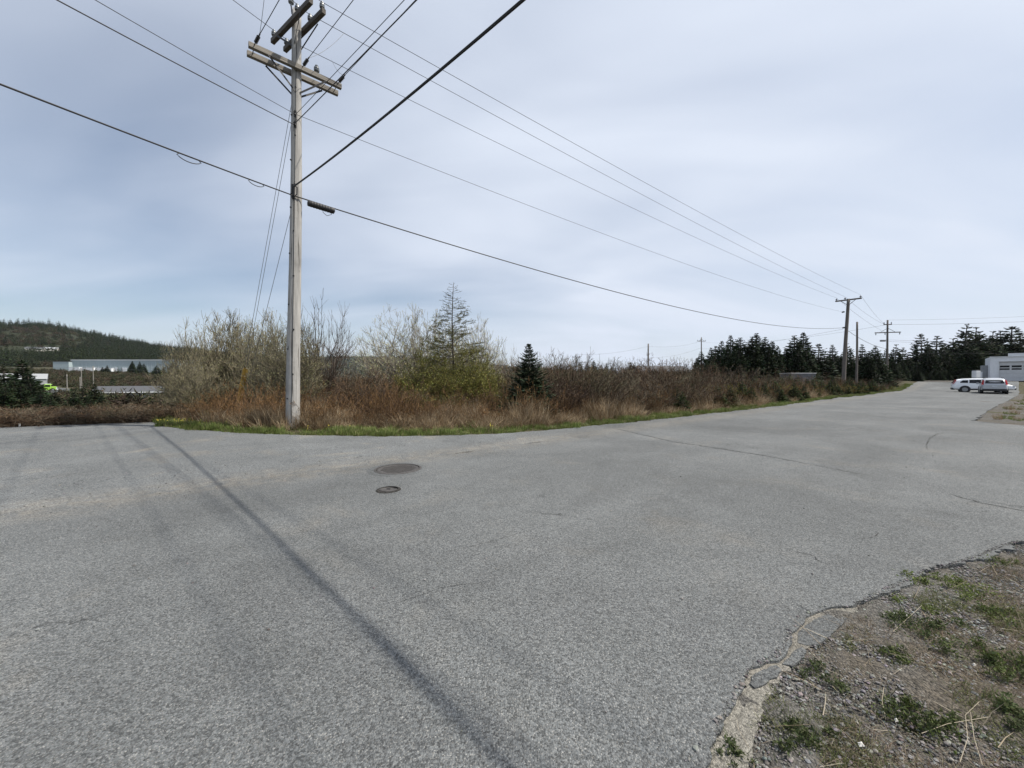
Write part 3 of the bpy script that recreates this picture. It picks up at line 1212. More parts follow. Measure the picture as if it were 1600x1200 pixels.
simple_pole(1339.5, 503, 55, .17, 'plain grey pole without crossarms standing in the brush')
p3, p3t = simple_pole(1387, 500, 66, .19, 'utility pole with a small upper and a wide lower crossarm before the pines',
                      ((507, .55, (1, -.3, 0), 'up'), (519.5, 1.75, (1, -.35, 0), 'down')))
MB().box(W(1379.5, 532.5, 66) - p3.location, (.75, .3, .28)).obj('lamp_head', 'galvanised', p3)
MB().tube([W(1387, 531.5, 66) - p3.location, W(1380, 531.5, 66) - p3.location], .03, 6).obj('lamp_arm', 'galvanised', p3)
for e, nm in (('near', 'near end'), ('mid', 'middle'), ('far', 'far end')):
    q = W(1387, 508 if e != 'far' else 520, 66) + Vector((-.3, 0, 0))
    wire('power_line', 'phase wire leaving the %s of the second pole crossarm towards the pines' % nm, E2[e], q, .35, .011)
wire('telephone_cable', 'dark cable dropping from the second pole to the pole before the pines', E2['cable'], W(1387, 545, 66), .5, .022, 'rubber', 'cable')
for yy, y2, r_, lb in ((507, 497.5, .017, 'upper'), (500, 489, .012, 'topmost'), (531, 533, .014, 'middle'), (533.5, 536.5, .014, 'lower'), (552, 548, .016, 'lowest')):
    wire('power_line', '%s wire passing from the wide-armed pole over the garage' % lb, W(1387, yy, 66), W(1700, y2, 62), .25, r_, 'conductor')
fp, fpt = simple_pole(1096, 527, 118, .19, 'small far utility pole with two short crossarms beside the spruce stand', ((533, 1.3, (1, 0, 0), 'up'),))
fp2, _ = simple_pole(1013, 537, 108, .24, 'plain dark pole rising behind the low grey roof')
fp3, _ = simple_pole(900, 553.5, 118, .17, 'small far utility pole among the low trees beyond the brush', ((558, 1.2, (1, 0, 0), 'up'),))
simple_pole(1035, 562.5, 170, .17, 'distant thin pole above the low grey roof, beside the plain dark pole')
simple_pole(1042, 561, 175, .17, 'distant thin pole above the middle of the low grey roof')
simple_pole(1059, 567, 180, .17, 'distant thin pole above the far end of the low grey roof')
for y0, y1, y2, lb in ((533, 541, 553.5, 'upper'), (543, 559, 566, 'lower')):
    wire('power_line', '%s far wire between the small pole and the plain dark pole' % lb, W(1096, y0, 118), W(1013, y1, 108), .8, .016)
    wire('power_line', '%s far wire between the plain dark pole and the pole among the low trees' % lb, W(1013, y1, 108), W(900, y2, 118), .8, .016)
wire('power_line', 'far wire from the wide-armed pole over the spruce stand', W(1387, 507, 66), W(1096, 535, 118), 1.2, .014)
wire('power_line', 'far lower wire from the second pole over the spruce stand', W(1318, 514, 49.6), W(1096, 545, 118), .6, .012)

# ------------------------------------------------------------------ plants: generators
def vnorm(a):
    l = math.sqrt(a[0] * a[0] + a[1] * a[1] + a[2] * a[2]) + 1e-9
    return (a[0] / l, a[1] / l, a[2] / l)


class Twigs:
    def __init__(self, seed):
        self.g = random.Random(seed)
        self.s = []          # x0 y0 z0 x1 y1 z1 r0 r1 c(rgb)
        self.tips = []

    def grow(self, p, d, L, r, level, cols, nseg=5, wander=.18, up=.06, kids=3, kang=.75, klen=.5, kstart=.3):
        g = self.g
        step = L / nseg
        col = cols[min(len(cols) - 1, level)]
        k = g.choice((.5, .7, .9, 1.0, 1.2, 1.7))
        col = (col[0] * k, col[1] * k, col[2] * k)
        pts = []
        for i in range(nseg):
            d = vnorm((d[0] + g.gauss(0, wander), d[1] + g.gauss(0, wander), d[2] + g.gauss(0, wander) + up))
            q = (p[0] + d[0] * step, p[1] + d[1] * step, max(.02, p[2] + d[2] * step))
            r0 = r * (1 - .75 * i / nseg); r1 = r * (1 - .75 * (i + 1) / nseg)
            self.s.append((*p, *q, r0, r1, *col))
            p = q
            pts.append((p, d, (i + 1) / nseg))
        self.tips.append((p, d, level))
        if level + 1 < len(cols):
            for _ in range(kids):
                t = g.uniform(kstart, 1.0)
                i = min(nseg - 1, int(t * nseg))
                q, dd, f = pts[i]
                th = g.uniform(0, 6.283)
                a = kang * g.uniform(.5, 1.25)
                o = vnorm((math.cos(th), math.sin(th), g.uniform(-.5, .6)))
                nd = vnorm((dd[0] + o[0] * a, dd[1] + o[1] * a, dd[2] + o[2] * a))
                self.grow(q, nd, L * klen * g.uniform(.6, 1.2) * (1.15 - .5 * f), max(.0016, r * .5 * (1.1 - .5 * f)), level + 1, cols,
                          max(2, nseg - 2), wander * 1.1, up, kids, kang, klen, .2)

    def arrays(self, rmin=0., rscale=1.):
        S = np.array(self.s, np.float64)
        P0, P1 = S[:, :3], S[:, 3:6]
        R0 = np.maximum(S[:, 6] * rscale, rmin); R1 = np.maximum(S[:, 7] * rscale, rmin)
        C = S[:, 8:11]
        return tubes3(P0, P1, R0, R1, C)


def tubes3(P0, P1, R0, R1, C):
    D = P1 - P0
    D /= np.linalg.norm(D, axis=1, keepdims=True) + 1e-9
    ref = np.where(np.abs(D[:, 2:3]) > .9, np.array([[1., 0, 0]]), np.array([[0, 0, 1.]]))
    S = np.cross(D, ref); S /= np.linalg.norm(S, axis=1, keepdims=True) + 1e-9
    Uv = np.cross(S, D)
    n = len(P0)
    V = np.empty((n, 6, 3))
    for k in range(3):
        t = 2 * math.pi * k / 3
        o = S * math.cos(t) + Uv * math.sin(t)
        V[:, k] = P0 + o * R0[:, None]
        V[:, 3 + k] = P1 + o * R1[:, None]
    b = (np.arange(n) * 6)[:, None]
    F = np.concatenate([b + np.array([[k, (k + 1) % 3, 3 + (k + 1) % 3, 3 + k]]) for k in range(3)], 0)
    return V.reshape(-1, 3), F, np.repeat(C, 6, 0)


def blades(P, D, L, w, C, bend=.25, seed=0):
    """grass-like blades: base P, direction D, length L, width w -> two quads each, tapering"""
    g = np.random.default_rng(seed)
    n = len(P)
    th = g.uniform(0, 2 * np.pi, n)
    S = np.stack([np.cos(th), np.sin(th), np.zeros(n)], -1)
    mid = P + D * (L * .55)[:, None]
    D2 = D + np.stack([np.cos(th + 1.3), np.sin(th + 1.3), -.35 * np.ones(n)], -1) * bend * g.uniform(.2, 1.6, n)[:, None]
    D2 /= np.linalg.norm(D2, axis=1, keepdims=True)
    tip = mid + D2 * (L * .45)[:, None]
    w = w[:, None] / 2
    V = np.stack([P - S * w, P + S * w, mid - S * w * .75, mid + S * w * .75, tip - S * w * .15, tip + S * w * .15], 1)
    b = (np.arange(n) * 6)[:, None]
    F = np.concatenate([b + np.array([[0, 1, 3, 2]]), b + np.array([[2, 3, 5, 4]])], 0)
    return V.reshape(-1, 3), F, np.repeat(C, 6, 0)


def leafquads(P, D, L, w, C, seed=0):
    g = np.random.default_rng(seed)
    n = len(P)
    rnd = g.normal(size=(n, 3))
    S = np.cross(D, rnd); S /= np.linalg.norm(S, axis=1, keepdims=True) + 1e-9
    L = np.broadcast_to(L, n)[:, None]; w = np.broadcast_to(w, n)[:, None]
    V = np.stack([P, P + D * L * .5 + S * w / 2, P + D * L, P + D * L * .5 - S * w / 2], 1)
    F = (np.arange(n) * 4)[:, None] + np.array([[0, 1, 2, 3]])
    return V.reshape(-1, 3), F, np.repeat(C, 4, 0)


def join(*parts):
    Vs, Fs, Cs, o = [], [], [], 0
    for V, F, C in parts:
        Vs.append(V); Fs.append(F + o); Cs.append(C); o += len(V)
    return np.concatenate(Vs), np.concatenate(Fs), np.concatenate(Cs)


def unit(n, g, zlo=-1, zhi=1):
    z = g.uniform(zlo, zhi, n); t = g.uniform(0, 2 * np.pi, n)
    r = np.sqrt(np.maximum(0, 1 - z * z))
    return np.stack([r * np.cos(t), r * np.sin(t), z], -1)


def jcol(base, n, g, v=.25, hue=.08):
    k = g.uniform(1 - v, 1 + v, (n, 1))
    h = 1 + g.normal(0, hue, (n, 3))
    return np.clip(np.array(base)[None] * k * h, 0.002, 1)


def shrub_arrays(seed, h, stems, spread, cols, kids=3, levels=3, r=.012, bud=None, budn=2, budL=.03, base_r=.25, lean=0., kang=.75, klen=.45, wander=.16, rmin=.003, up=.05, nseg=6):
    t = Twigs(seed); g = t.g
    for _ in range(stems):
        th = g.uniform(0, 6.283); q = base_r * math.sqrt(g.random())
        sp = spread * g.uniform(.1, 1.0)
        d = vnorm((math.cos(th) * sp + lean, math.sin(th) * sp, 1))
        t.grow((q * math.cos(th), q * math.sin(th), 0.0), d, h * g.uniform(.65, 1.05) * (1 + .15 * sp), r * g.uniform(.6, 1.2), 0, cols[:levels], nseg, wander, up, kids, kang, klen, .25)
    parts = [t.arrays(rmin)]
    if bud is not None:
        tips = [(p, d) for p, d, l in t.tips if l >= 1]
        gg = np.random.default_rng(seed)
        P = np.array([p for p, d in tips]); D = np.array([d for p, d in tips])
        P = np.repeat(P, budn, 0); D = np.repeat(D, budn, 0)
        back_ = gg.uniform(0, .28, len(P))[:, None]
        P = P - D * back_ * h * .3
        DD = D + gg.normal(0, .7, D.shape); DD /= np.linalg.norm(DD, axis=1, keepdims=True)
        parts.append(leafquads(P, DD, gg.uniform(.6, 1.4, len(P)) * budL, gg.uniform(.4, .7, len(P)) * budL, jcol(bud, len(P), gg, .3), seed))
    return join(*parts)


def dome_shrub(seed, h, rx, cols, stems=14, subs=18, twigs=10, r=.022, rmin=.0042, low=.1, bud=None, budL=.03, trunk_h=.0, base_r=.12, tl=.13, flat=1.0):
    """many-stemmed shrub that fills a rounded crown: stems arch out, branches reach the outline, fine twigs fringe it"""
    g = random.Random(seed)
    segs = []
    tips = []

    def curve(p0, p1, p2, r0, r1, n, col):
        q = p0
        out = [p0]
        k = g.uniform(.75, 1.25)
        for i in range(1, n + 1):
            t = i / n
            a, b, c = (1 - t) ** 2, 2 * t * (1 - t), t * t
            j = .012 * h
            w = tuple(a * p0[m] + b * p1[m] + c * p2[m] + (g.gauss(0, j) if i < n else 0) for m in range(3))
            segs.append((*q, *w, r0 + (r1 - r0) * (i - 1) / n, r0 + (r1 - r0) * t, col[0] * k, col[1] * k, col[2] * k))
            q = w
            out.append(w)
        return out

    def env(th, el):
        """outline of the crown in direction th (around) el (0 level .. 1 up)"""
        lump = 1 + .10 * math.sin(3 * th + seed) + .07 * math.sin(5 * th + 2.1 * el * 3 + seed * 1.7)
        ce, se = math.cos(el * math.pi / 2), math.sin(el * math.pi / 2)
        return (rx * ce * math.cos(th) * lump, rx * ce * math.sin(th) * lump * flat, h * (.38 + .62 * se * (lump * .5 + .5)))
    for s_ in range(stems):
        th = 6.283 * (s_ + g.random()) / stems
        el = math.asin(g.random() * .97) / (math.pi / 2)
        e = env(th, el)
        q = base_r * math.sqrt(g.random())
        p0 = (q * math.cos(th), q * math.sin(th), 0.)
        p2 = tuple(v * g.uniform(.62, .8) for v in e)
        p1 = (p2[0] * .25, p2[1] * .25, p2[2] * .55)
        st_ = curve(p0, p1, p2, r * g.uniform(.6, 1.2), r * .35, 7, cols[0])
        for _ in range(subs):
            i = min(7, int(7 * (low + (1 - low) * g.random())) + 0)
            b = st_[i]
            th2 = th + g.gauss(0, .55)
            el2 = abs(el + g.gauss(0, .28))
            el2 = el2 if el2 < 1 else 2 - el2
            el2 = min(.98, el2)
            e2 = env(th2, el2)
            f = (i / 7)
            k = g.uniform(.55, 1.0) if f < .5 else g.uniform(.8, 1.02)
            t2 = (e2[0] * k, e2[1] * k, max(b[2] + .05 * h, e2[2] * (.35 + .65 * f) * k if f < .6 else e2[2] * k))
            mid = tuple((b[m] + t2[m]) / 2 + (0, 0, -.04 * h)[m] + g.gauss(0, .03 * h) for m in range(3))
            br = curve(b, mid, t2, r * .32, r * .12, 4, cols[1])
            for _ in range(twigs):
                j = g.choice((1, 2, 3, 3, 4, 4))
                c = br[j]
                pj = br[j - 1]
                d = vnorm((c[0] - pj[0], c[1] - pj[1], c[2] - pj[2]))
                d = vnorm((d[0] + g.gauss(0, .55), d[1] + g.gauss(0, .55), d[2] + g.gauss(0, .4) + .45))
                L = tl * h * g.uniform(.35, 1.15)
                m1 = (c[0] + d[0] * L * .5, c[1] + d[1] * L * .5, c[2] + d[2] * L * .5)
                d2 = vnorm((d[0] + g.gauss(0, .15), d[1] + g.gauss(0, .15), d[2] + .2))
                m2 = (m1[0] + d2[0] * L * .5, m1[1] + d2[1] * L * .5, m1[2] + d2[2] * L * .5)
                k2 = g.uniform(.7, 1.3)
                cc = tuple(v * k2 for v in cols[2])
                segs.append((*c, *m1, r * .12, r * .08, *cc)); segs.append((*m1, *m2, r * .08, r * .05, *cc))
                tips.append((m2, d2)); tips.append((m1, d2))
    S = np.array(segs)
    parts = [tubes3(S[:, :3], S[:, 3:6], np.maximum(S[:, 6], rmin), np.maximum(S[:, 7], rmin * .8), S[:, 8:11])]
    if bud is not None:
        gg = np.random.default_rng(seed)
        P = np.array([p for p, d in tips]); D = np.array([d for p, d in tips])
        DD = D + gg.normal(0, .6, D.shape); DD /= np.linalg.norm(DD, axis=1, keepdims=True)
        parts.append(leafquads(P, DD, gg.uniform(.6, 1.5, len(P)) * budL, gg.uniform(.35, .6, len(P)) * budL, jcol(bud, len(P), gg, .3), seed))
    return join(*parts)


def mesh_of(name, arr, mat):
    V, F, C = arr
    me = np_mesh(name, V, F, C)
    me.materials.append(MATS[mat])
    return me


def conifer(seed, h, rad, whorls, nb, spray, c_lo, c_hi, z0=.08, droop=.25, gap=0., dense=1.0, wid=.28, up_tip=.2, power=.85, jitter=.3, fill=0):
    """foliage sprays on drooping whorled branches; returns (crown arrays, trunk arrays)"""
    g = random.Random(seed)
    gg = np.random.default_rng(seed)
    segs = []
    P, D, L, Wd, C = [], [], [], [], []
    n = whorls
    for i in range(n):
        f = i / (n - 1)
        z = h * (z0 + (1 - z0) * (f ** .92)) * .985
        z += g.uniform(-.5, .5) * h / n * .6
        env = rad * max(0., 1 - z / h) ** power
        if gap and g.random() < gap:
            continue
        kb = max(3, int(nb * (1 - .4 * f)))
        th0 = g.uniform(0, 6.28)
        for b in range(kb):
            th = th0 + 6.283 * b / kb + g.gauss(0, .25)
            bl = max(.04 * h * (1 - f) + .012 * h, env * g.uniform(1 - jitter, 1 + jitter * .45))
            dz = -droop * (1 - f) + .35 * f + g.gauss(0, .08)
            d = vnorm((math.cos(th), math.sin(th), dz))
            p = (0., 0., z)
            k = max(2, int(4 * dense * (.5 + bl / rad)))
            step = bl / k
            segs.append((0, 0, z, d[0] * bl * .8, d[1] * bl * .8, z + d[2] * bl * .8, .006 * h * (1 - f) * .35 + .003, .002, .05, .042, .035))
            for s in range(k):
                d = vnorm((d[0], d[1], d[2] + up_tip / k))
                p = (p[0] + d[0] * step, p[1] + d[1] * step, p[2] + d[2] * step)
                t = (s + 1) / k
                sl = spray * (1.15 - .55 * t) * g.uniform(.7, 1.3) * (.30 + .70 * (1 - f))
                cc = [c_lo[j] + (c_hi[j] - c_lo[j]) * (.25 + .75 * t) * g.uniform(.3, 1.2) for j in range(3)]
                for side_ in (-1, 1, 0):
                    if side_ == 0:
                        dd = vnorm((d[0], d[1], d[2] + g.gauss(0, .15)))
                    else:
                        ca = .75 * side_ + g.gauss(0, .2)
                        dd = vnorm((d[0] * math.cos(ca) - d[1] * math.sin(ca), d[0] * math.sin(ca) + d[1] * math.cos(ca), d[2] - .18 + g.gauss(0, .15)))
                    P.append(p); D.append(dd); L.append(sl); Wd.append(sl * wid * g.uniform(.8, 1.3)); C.append(cc)
    # loose inner and outer growth that breaks the tiers
    for _ in range(fill):
        z = h * (z0 + (1 - z0) * (1 - math.sqrt(1 - g.random() * .97)))
        env = rad * max(0., 1 - z / h) ** power + 1e-4
        th = g.uniform(0, 6.283); rr_ = env * g.uniform(.25, .98)
        f = z / h
        dd = vnorm((math.cos(th) + g.gauss(0, .4), math.sin(th) + g.gauss(0, .4), g.gauss(.0, .35) - droop * .5 + .3 * f))
        sl = spray * g.uniform(.5, 1.1) * (.35 + .65 * (1 - f))
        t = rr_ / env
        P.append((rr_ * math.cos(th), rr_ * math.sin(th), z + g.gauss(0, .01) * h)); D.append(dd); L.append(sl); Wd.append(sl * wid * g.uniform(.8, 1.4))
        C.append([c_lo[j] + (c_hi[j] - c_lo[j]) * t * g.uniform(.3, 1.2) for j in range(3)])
    # leader
    for _ in range(6):
        P.append((0, 0, h * .93 + g.uniform(0, .04) * h)); D.append(vnorm((g.gauss(0, .35), g.gauss(0, .35), 1))); L.append(.05 * h); Wd.append(.012 * h); C.append(c_hi)
    P, D, L, Wd, C = map(np.array, (P, D, L, Wd, C))
    V1 = leafquads(P, D, L, Wd, C, seed)
    segs = np.array(segs)
    crown = join(V1, tubes3(segs[:, :3], segs[:, 3:6], segs[:, 6], segs[:, 7], segs[:, 8:11]))
    # trunk
    kk = 8
    zz = np.linspace(-.03 * h, h * .97, kk + 1)
    rr = .016 * h * (1 - zz / h) + .004
    wob = np.cumsum(gg.normal(0, .0025 * h, (kk + 1, 2)), 0); wob -= wob[0]
    pts = [Vector((0 * w[0], 0 * w[1], z)) for w, z in zip(wob, zz)]
    mb = MB().tube(pts, list(rr), 7)
    return crown, mb


def trunk_mesh(mb, mat):
    me = bpy.data.meshes.new('trunk')
    me.from_pydata(mb.v, [], mb.f)
    me.polygons.foreach_set('use_smooth', [True] * len(me.polygons))
    me.materials.append(MATS[mat])
    return me


plain('bark', (.085, .072, .060), .9, 0, .35, 18, .2, .01)
plain('bark_grey', (.16, .15, .135), .9, 0, .35, 18, .2, .01)

# ------------------------------------------------------------------ scattered growth (one mass of many plants)
def scatter(name, protos, P, rot, scl, idx, label, cat=None):
    """geometry nodes: instances of the prototype meshes on the points"""
    coll = bpy.data.collections.new(name + '_kinds')
    for k, me in enumerate(protos):
        o = bpy.data.objects.new('%s_kind_%02d' % (name, k), me)
        coll.objects.link(o)
    me = bpy.data.meshes.new(name)
    me.vertices.add(len(P)); me.vertices.foreach_set('co', np.ascontiguousarray(P, np.float32).ravel())
    a = me.attributes.new('rotv', 'FLOAT_VECTOR', 'POINT'); a.data.foreach_set('vector', np.ascontiguousarray(rot, np.float32).ravel())
    a = me.attributes.new('sclv', 'FLOAT_VECTOR', 'POINT'); a.data.foreach_set('vector', np.ascontiguousarray(scl, np.float32).ravel())
    a = me.attributes.new('pick', 'INT', 'POINT'); a.data.foreach_set('value', np.ascontiguousarray(idx, np.int32))
    o = finish(name, me, None)
    ng = bpy.data.node_groups.new(name, 'GeometryNodeTree')
    ng.interface.new_socket('Geometry', in_out='INPUT', socket_type='NodeSocketGeometry')
    ng.interface.new_socket('Geometry', in_out='OUTPUT', socket_type='NodeSocketGeometry')
    gi, go = ng.nodes.new('NodeGroupInput'), ng.nodes.new('NodeGroupOutput')
    ip = ng.nodes.new('GeometryNodeInstanceOnPoints')
    ci = ng.nodes.new('GeometryNodeCollectionInfo')
    ci.inputs['Collection'].default_value = coll
    ci.inputs['Separate Children'].default_value = True
    ci.inputs['Reset Children'].default_value = True

    def na(attr, t):
        n = ng.nodes.new('GeometryNodeInputNamedAttribute'); n.data_type = t
        n.inputs['Name'].default_value = attr
        return n.outputs['Attribute']
    ng.links.new(gi.outputs[0], ip.inputs['Points'])
    ng.links.new(ci.outputs[0], ip.inputs['Instance'])
    ip.inputs['Pick Instance'].default_value = True
    ng.links.new(na('pick', 'INT'), ip.inputs['Instance Index'])
    ng.links.new(na('rotv', 'FLOAT_VECTOR'), ip.inputs['Rotation'])
    ng.links.new(na('sclv', 'FLOAT_VECTOR'), ip.inputs['Scale'])
    ng.links.new(ip.outputs[0], go.inputs[0])
    md = o.modifiers.new('scatter', 'NODES'); md.node_group = ng
    o['kind'] = 'stuff'
    o['label'] = label
    if cat:
        o['category'] = cat
    return o


def spots(n, f, seed):
    """rejection sampling: f(rng, n) -> candidate x, y, keep-probability"""
    g = np.random.default_rng(seed)
    X, Y = [], []
    tot = 0
    while tot < n:
        x, y, p = f(g, n)
        k = g.random(len(x)) < p
        X.append(x[k]); Y.append(y[k]); tot += k.sum()
    X, Y = np.concatenate(X)[:n], np.concatenate(Y)[:n]
    return X, Y, g


def place(n, f, seed, kinds, s0, s1, sink=.03, tilt=.08, zs=None):
    X, Y, g = spots(n, f, seed)
    P = np.stack([X, Y, T(X, Y) - sink], -1)
    rot = np.stack([g.normal(0, tilt, n), g.normal(0, tilt, n), g.uniform(0, 6.283, n)], -1)
    s = g.uniform(s0, s1, n)
    scl = np.stack([s, s, s * (g.uniform(.8, 1.15, n) if zs is None else zs(X, Y, g))], -1)
    return P, rot, scl, g.integers(0, kinds, n)


BROWN = [(.085, .060, .040), (.095, .067, .043), (.115, .081, .052)]
RUST = [(.11, .07, .042), (.145, .088, .045), (.18, .108, .048)]
GREYT = [(.13, .115, .09), (.125, .108, .082), (.15, .13, .095)]
OLIVE = [(.12, .105, .075), (.125, .115, .075), (.13, .125, .07)]

BR = [BROWN, [(.062, .042, .032), (.07, .047, .036), (.085, .058, .042)], GREYT, [(.095, .06, .04), (.105, .066, .041), (.12, .077, .045)], [(.095, .085, .055), (.09, .082, .05), (.10, .092, .05)]]
brush_me = [mesh_of('brush', shrub_arrays(100 + k, 1.55, 13, .34, BR[k], 4, 3, .012, base_r=.42, kang=.75, klen=.45, rmin=.0040, wander=.22), 'twig') for k in range(5)]
rust_me = [mesh_of('rust_brush', shrub_arrays(120 + k, .95, 16, .38, RUST, 3, 3, .006, bud=(.17, .10, .03), budn=1, budL=.022, base_r=.34, kang=.55, klen=.42, rmin=.0028), 'twig') for k in range(4)]


def dry_clump(seed, n, h, w, cols, rad):
    g = np.random.default_rng(seed)
    th = g.uniform(0, 6.283, n); q = rad * np.sqrt(g.random(n))
    P = np.stack([q * np.cos(th), q * np.sin(th), np.zeros(n)], -1)
    D = np.stack([np.cos(th) * .35 * g.random(n) + g.normal(0, .22, n), np.sin(th) * .35 * g.random(n) + g.normal(0, .22, n), np.ones(n)], -1)
    D /= np.linalg.norm(D, axis=1, keepdims=True)
    pick = g.integers(0, len(cols), n)
    C = np.array(cols)[pick] * g.uniform(.65, 1.3, (n, 1))
    return blades(P, D, h * g.uniform(.45, 1.1, n), w * g.uniform(.6, 1.4, n), C, .5, seed)


DRY = [(.32, .245, .15), (.25, .175, .10), (.38, .31, .21), (.14, .09, .05)]
dry_me = [mesh_of('dry_grass', dry_clump(140 + k, 150, .82, .011, DRY, .33), 'grass') for k in range(4)]
GREEN = [(.105, .155, .035), (.135, .175, .045), (.15, .17, .06), (.27, .23, .13)]
green_me = [mesh_of('verge_grass', dry_clump(160 + k, 110, .19, .010, GREEN[:3] + ([GREEN[3]] if k > 1 else []), .24), 'grass') for k in range(4)]


def lotx(x0, x1, depth, off):
    def f(g, n):
        x = g.uniform(x0, x1, n)
        t = g.random(n) ** 1.3 * depth
        y = edge_y(x) + off + t * 1.25
        return x, y, np.ones(n)
    return f


def in_view(x, y, m=3.):
    return (np.abs(x) < y * 1.36 + m)


def f_brush(g, n):
    x = g.uniform(-12, 62, n)
    t = g.random(n) ** 1.15 * 30
    y = edge_y(x) + 2.1 + t
    dens = np.clip(1.3 - .012 * y, .2, 1)
    px = 800 + FPX * x / y
    # few tall bushes right in front of the corner
    front = sstep(t, 0.3, 2.2)
    wl_ = np.where(px < 640, front, 1) * np.where((px > 300) & (px < 560) & (t < 4.5), .08, 1) * np.where((px > 590) & (px < 800) & (t < 7.5), .06, 1) * np.where(np.hypot(x - .65, y - 14.0) < 1.5, 0, 1)
    far_ok = np.where(px > 1100, np.where(t < 11, .36, 0), 1)
    return x, y, dens * wl_ * in_view(x, y) * far_ok


def hs(X, Y, g):
    px = 800 + FPX * X / Y
    k = np.interp(px, [250, 420, 560, 780, 880, 1080, 1200, 1420], [.7, .75, .9, 1.0, 1.14, 1.1, .92, .5])
    t = Y - edge_y(X)
    k = k * (1 + .20 * np.sin(X * .9 + 1.3 * np.sin(Y * .7)) + .12 * np.sin(X * 2.3 + Y * 1.7))
    return k * g.uniform(.62, 1.16, len(X)) * (.72 + .28 * sstep(t, 1.5, 5))


P, rot, scl, ix = place(2300, f_brush, 31, 5, .85, 1.25, .05, .10, hs)
scatter('brush', brush_me, P, rot, scl, ix, 'dense leafless brown brush filling the lot')


def f_rust(g, n):
    x = g.uniform(-12.5, 40, n)
    t = g.random(n) ** 1.5 * 6
    y = edge_y(x) + 1.5 + t
    px = 800 + FPX * x / y
    p = np.interp(px, [300, 380, 460, 700, 860, 1000, 1200, 1500], [.5, .9, .8, .75, .4, .3, .6, .5])
    return x, y, p * in_view(x, y)


P, rot, scl, ix = place(850, f_rust, 32, 4, .6, 1.2, .03, .1, lambda X, Y, g: g.uniform(.6, 1.2, len(X)) * (1 + .25 * np.sin(X * 1.3 + 2 * np.sin(Y))))
scatter('rust_brush', rust_me, P, rot, scl, ix, 'low rust orange sweet gale and meadowsweet stems along the front of the lot')


def f_dry(g, n):
    x = g.uniform(-12.5, 30, n)
    t = g.random(n) ** 1.2 * 2.6
    y = edge_y(x) + .95 + t
    px = 800 + FPX * x / y
    p = np.interp(px, [300, 380, 460, 760, 860, 900, 1200], [.25, .7, 1, 1, .6, .35, .25])
    p = p * np.clip(.55 + .8 * np.sin(x * 1.9 + 1.7 * np.sin(x * .7)) * np.sin(y * 1.1 + x), .08, 1)
    return x, y, p * in_view(x, y)


P, rot, scl, ix = place(820, f_dry, 33, 4, .5, 1.1, .02, .22, lambda X, Y, g: g.uniform(.45, 1.15, len(X)) * (.85 + .35 * np.sin(X * 1.7 + 2 * np.sin(X * .6))))
scatter('dry_grass', dry_me, P, rot, scl, ix, 'tan dead grass stalks standing behind the green verge')


def f_green(g, n):
    x = g.uniform(-13, 60, n)
    t = np.abs(g.normal(0, .62, n))
    y = edge_y(x) + .14 + t + .12 * np.sin(x * 2.3) * np.sin(x * .9)
    px = 800 + FPX * x / y
    k = .55 + .45 * np.sin(x * 1.7) * np.sin(x * .53 + 1)
    p = np.interp(px, [230, 300, 420, 780, 810, 850, 880, 950, 1100, 1500], [1, 1, .8, .9, .5, .12, .5, .8, .6, .7])
    return x, y, np.clip(p * (k * 1.5 - .15) * np.exp(-t * .5), .03, 1)


P, rot, scl, ix = place(2300, f_green, 34, 4, .35, 1.2, .03, .15, lambda X, Y, g: g.uniform(.4, 1.3, len(X)))
scatter('verge_grass', green_me, P, rot, scl, ix, 'short green grass verge along the far edge of the paving')

# slope beyond the crest of the side road, and the valley below
def f_slope(g, n):
    az = np.radians(g.uniform(-56, -35.5, n)); r = 19.5 + g.random(n) ** 1.5 * 78
    x, y = r * np.sin(az), r * np.cos(az)
    s = (x + 14.5) * -.36 + (y - 13) * .93
    return x, y, (s > .35) & (y > edge_y(x) - .5 + 0 * x) | ((s > .35) & (x < -13.5))


P, rot, scl, ix = place(2600, f_slope, 35, 5, .7, 1.15, .05, .1, lambda X, Y, g: g.uniform(.32, .62, len(X)) * np.where(np.hypot(X, Y) < 26, .62, 1.05))
scatter('slope_brush', brush_me, P, rot, scl, ix, 'brown brush on the slope falling away behind the side road')

far_bush_me = []
for k in range(4):
    base = [(.062, .05, .032), (.058, .060, .028), (.07, .052, .035), (.046, .052, .025)][k]
    g = np.random.default_rng(300 + k)
    n = 420
    D = unit(n, g, -.1, 1)
    P_ = D * g.uniform(.45, 1, n)[:, None] * np.array([1.5, 1.5, 1.7]) * (1 + .25 * np.sin(D[:, 0:1] * 5 + k) * np.cos(D[:, 1:2] * 4))
    far_bush_me.append(mesh_of('far_bush', leafquads(P_, unit(n, g, -.2, 1), g.uniform(.3, .75, n), .11, jcol(base, n, g, .35), k), 'twig'))
fir_lo = []
for k in range(4):
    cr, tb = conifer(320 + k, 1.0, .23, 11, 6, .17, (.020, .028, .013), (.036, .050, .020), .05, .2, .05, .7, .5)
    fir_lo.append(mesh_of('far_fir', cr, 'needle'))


def f_valley(g, n):
    az = np.radians(g.uniform(-57, -32, n)); r = 85 + g.random(n) ** 1.1 * 530
    x, y = r * np.sin(az), r * np.cos(az)
    px = 800 + FPX * x / y
    keep = np.ones(n)
    keep[(r > 200) & (r < 262) & (px < 118)] = 0          # truck yard
    keep[(r > 128) & (r < 172) & (px > 150) & (px < 285)] = 0   # bungalow
    keep[(r > 100) & (r < 150) & (px > 150) & (px < 285)] *= .25
    keep[(r > 150) & (r < 215) & (px < 112)] *= .15
    keep[(y > 330) & (y < 385) & (px < 330)] = 0
    return x, y, keep


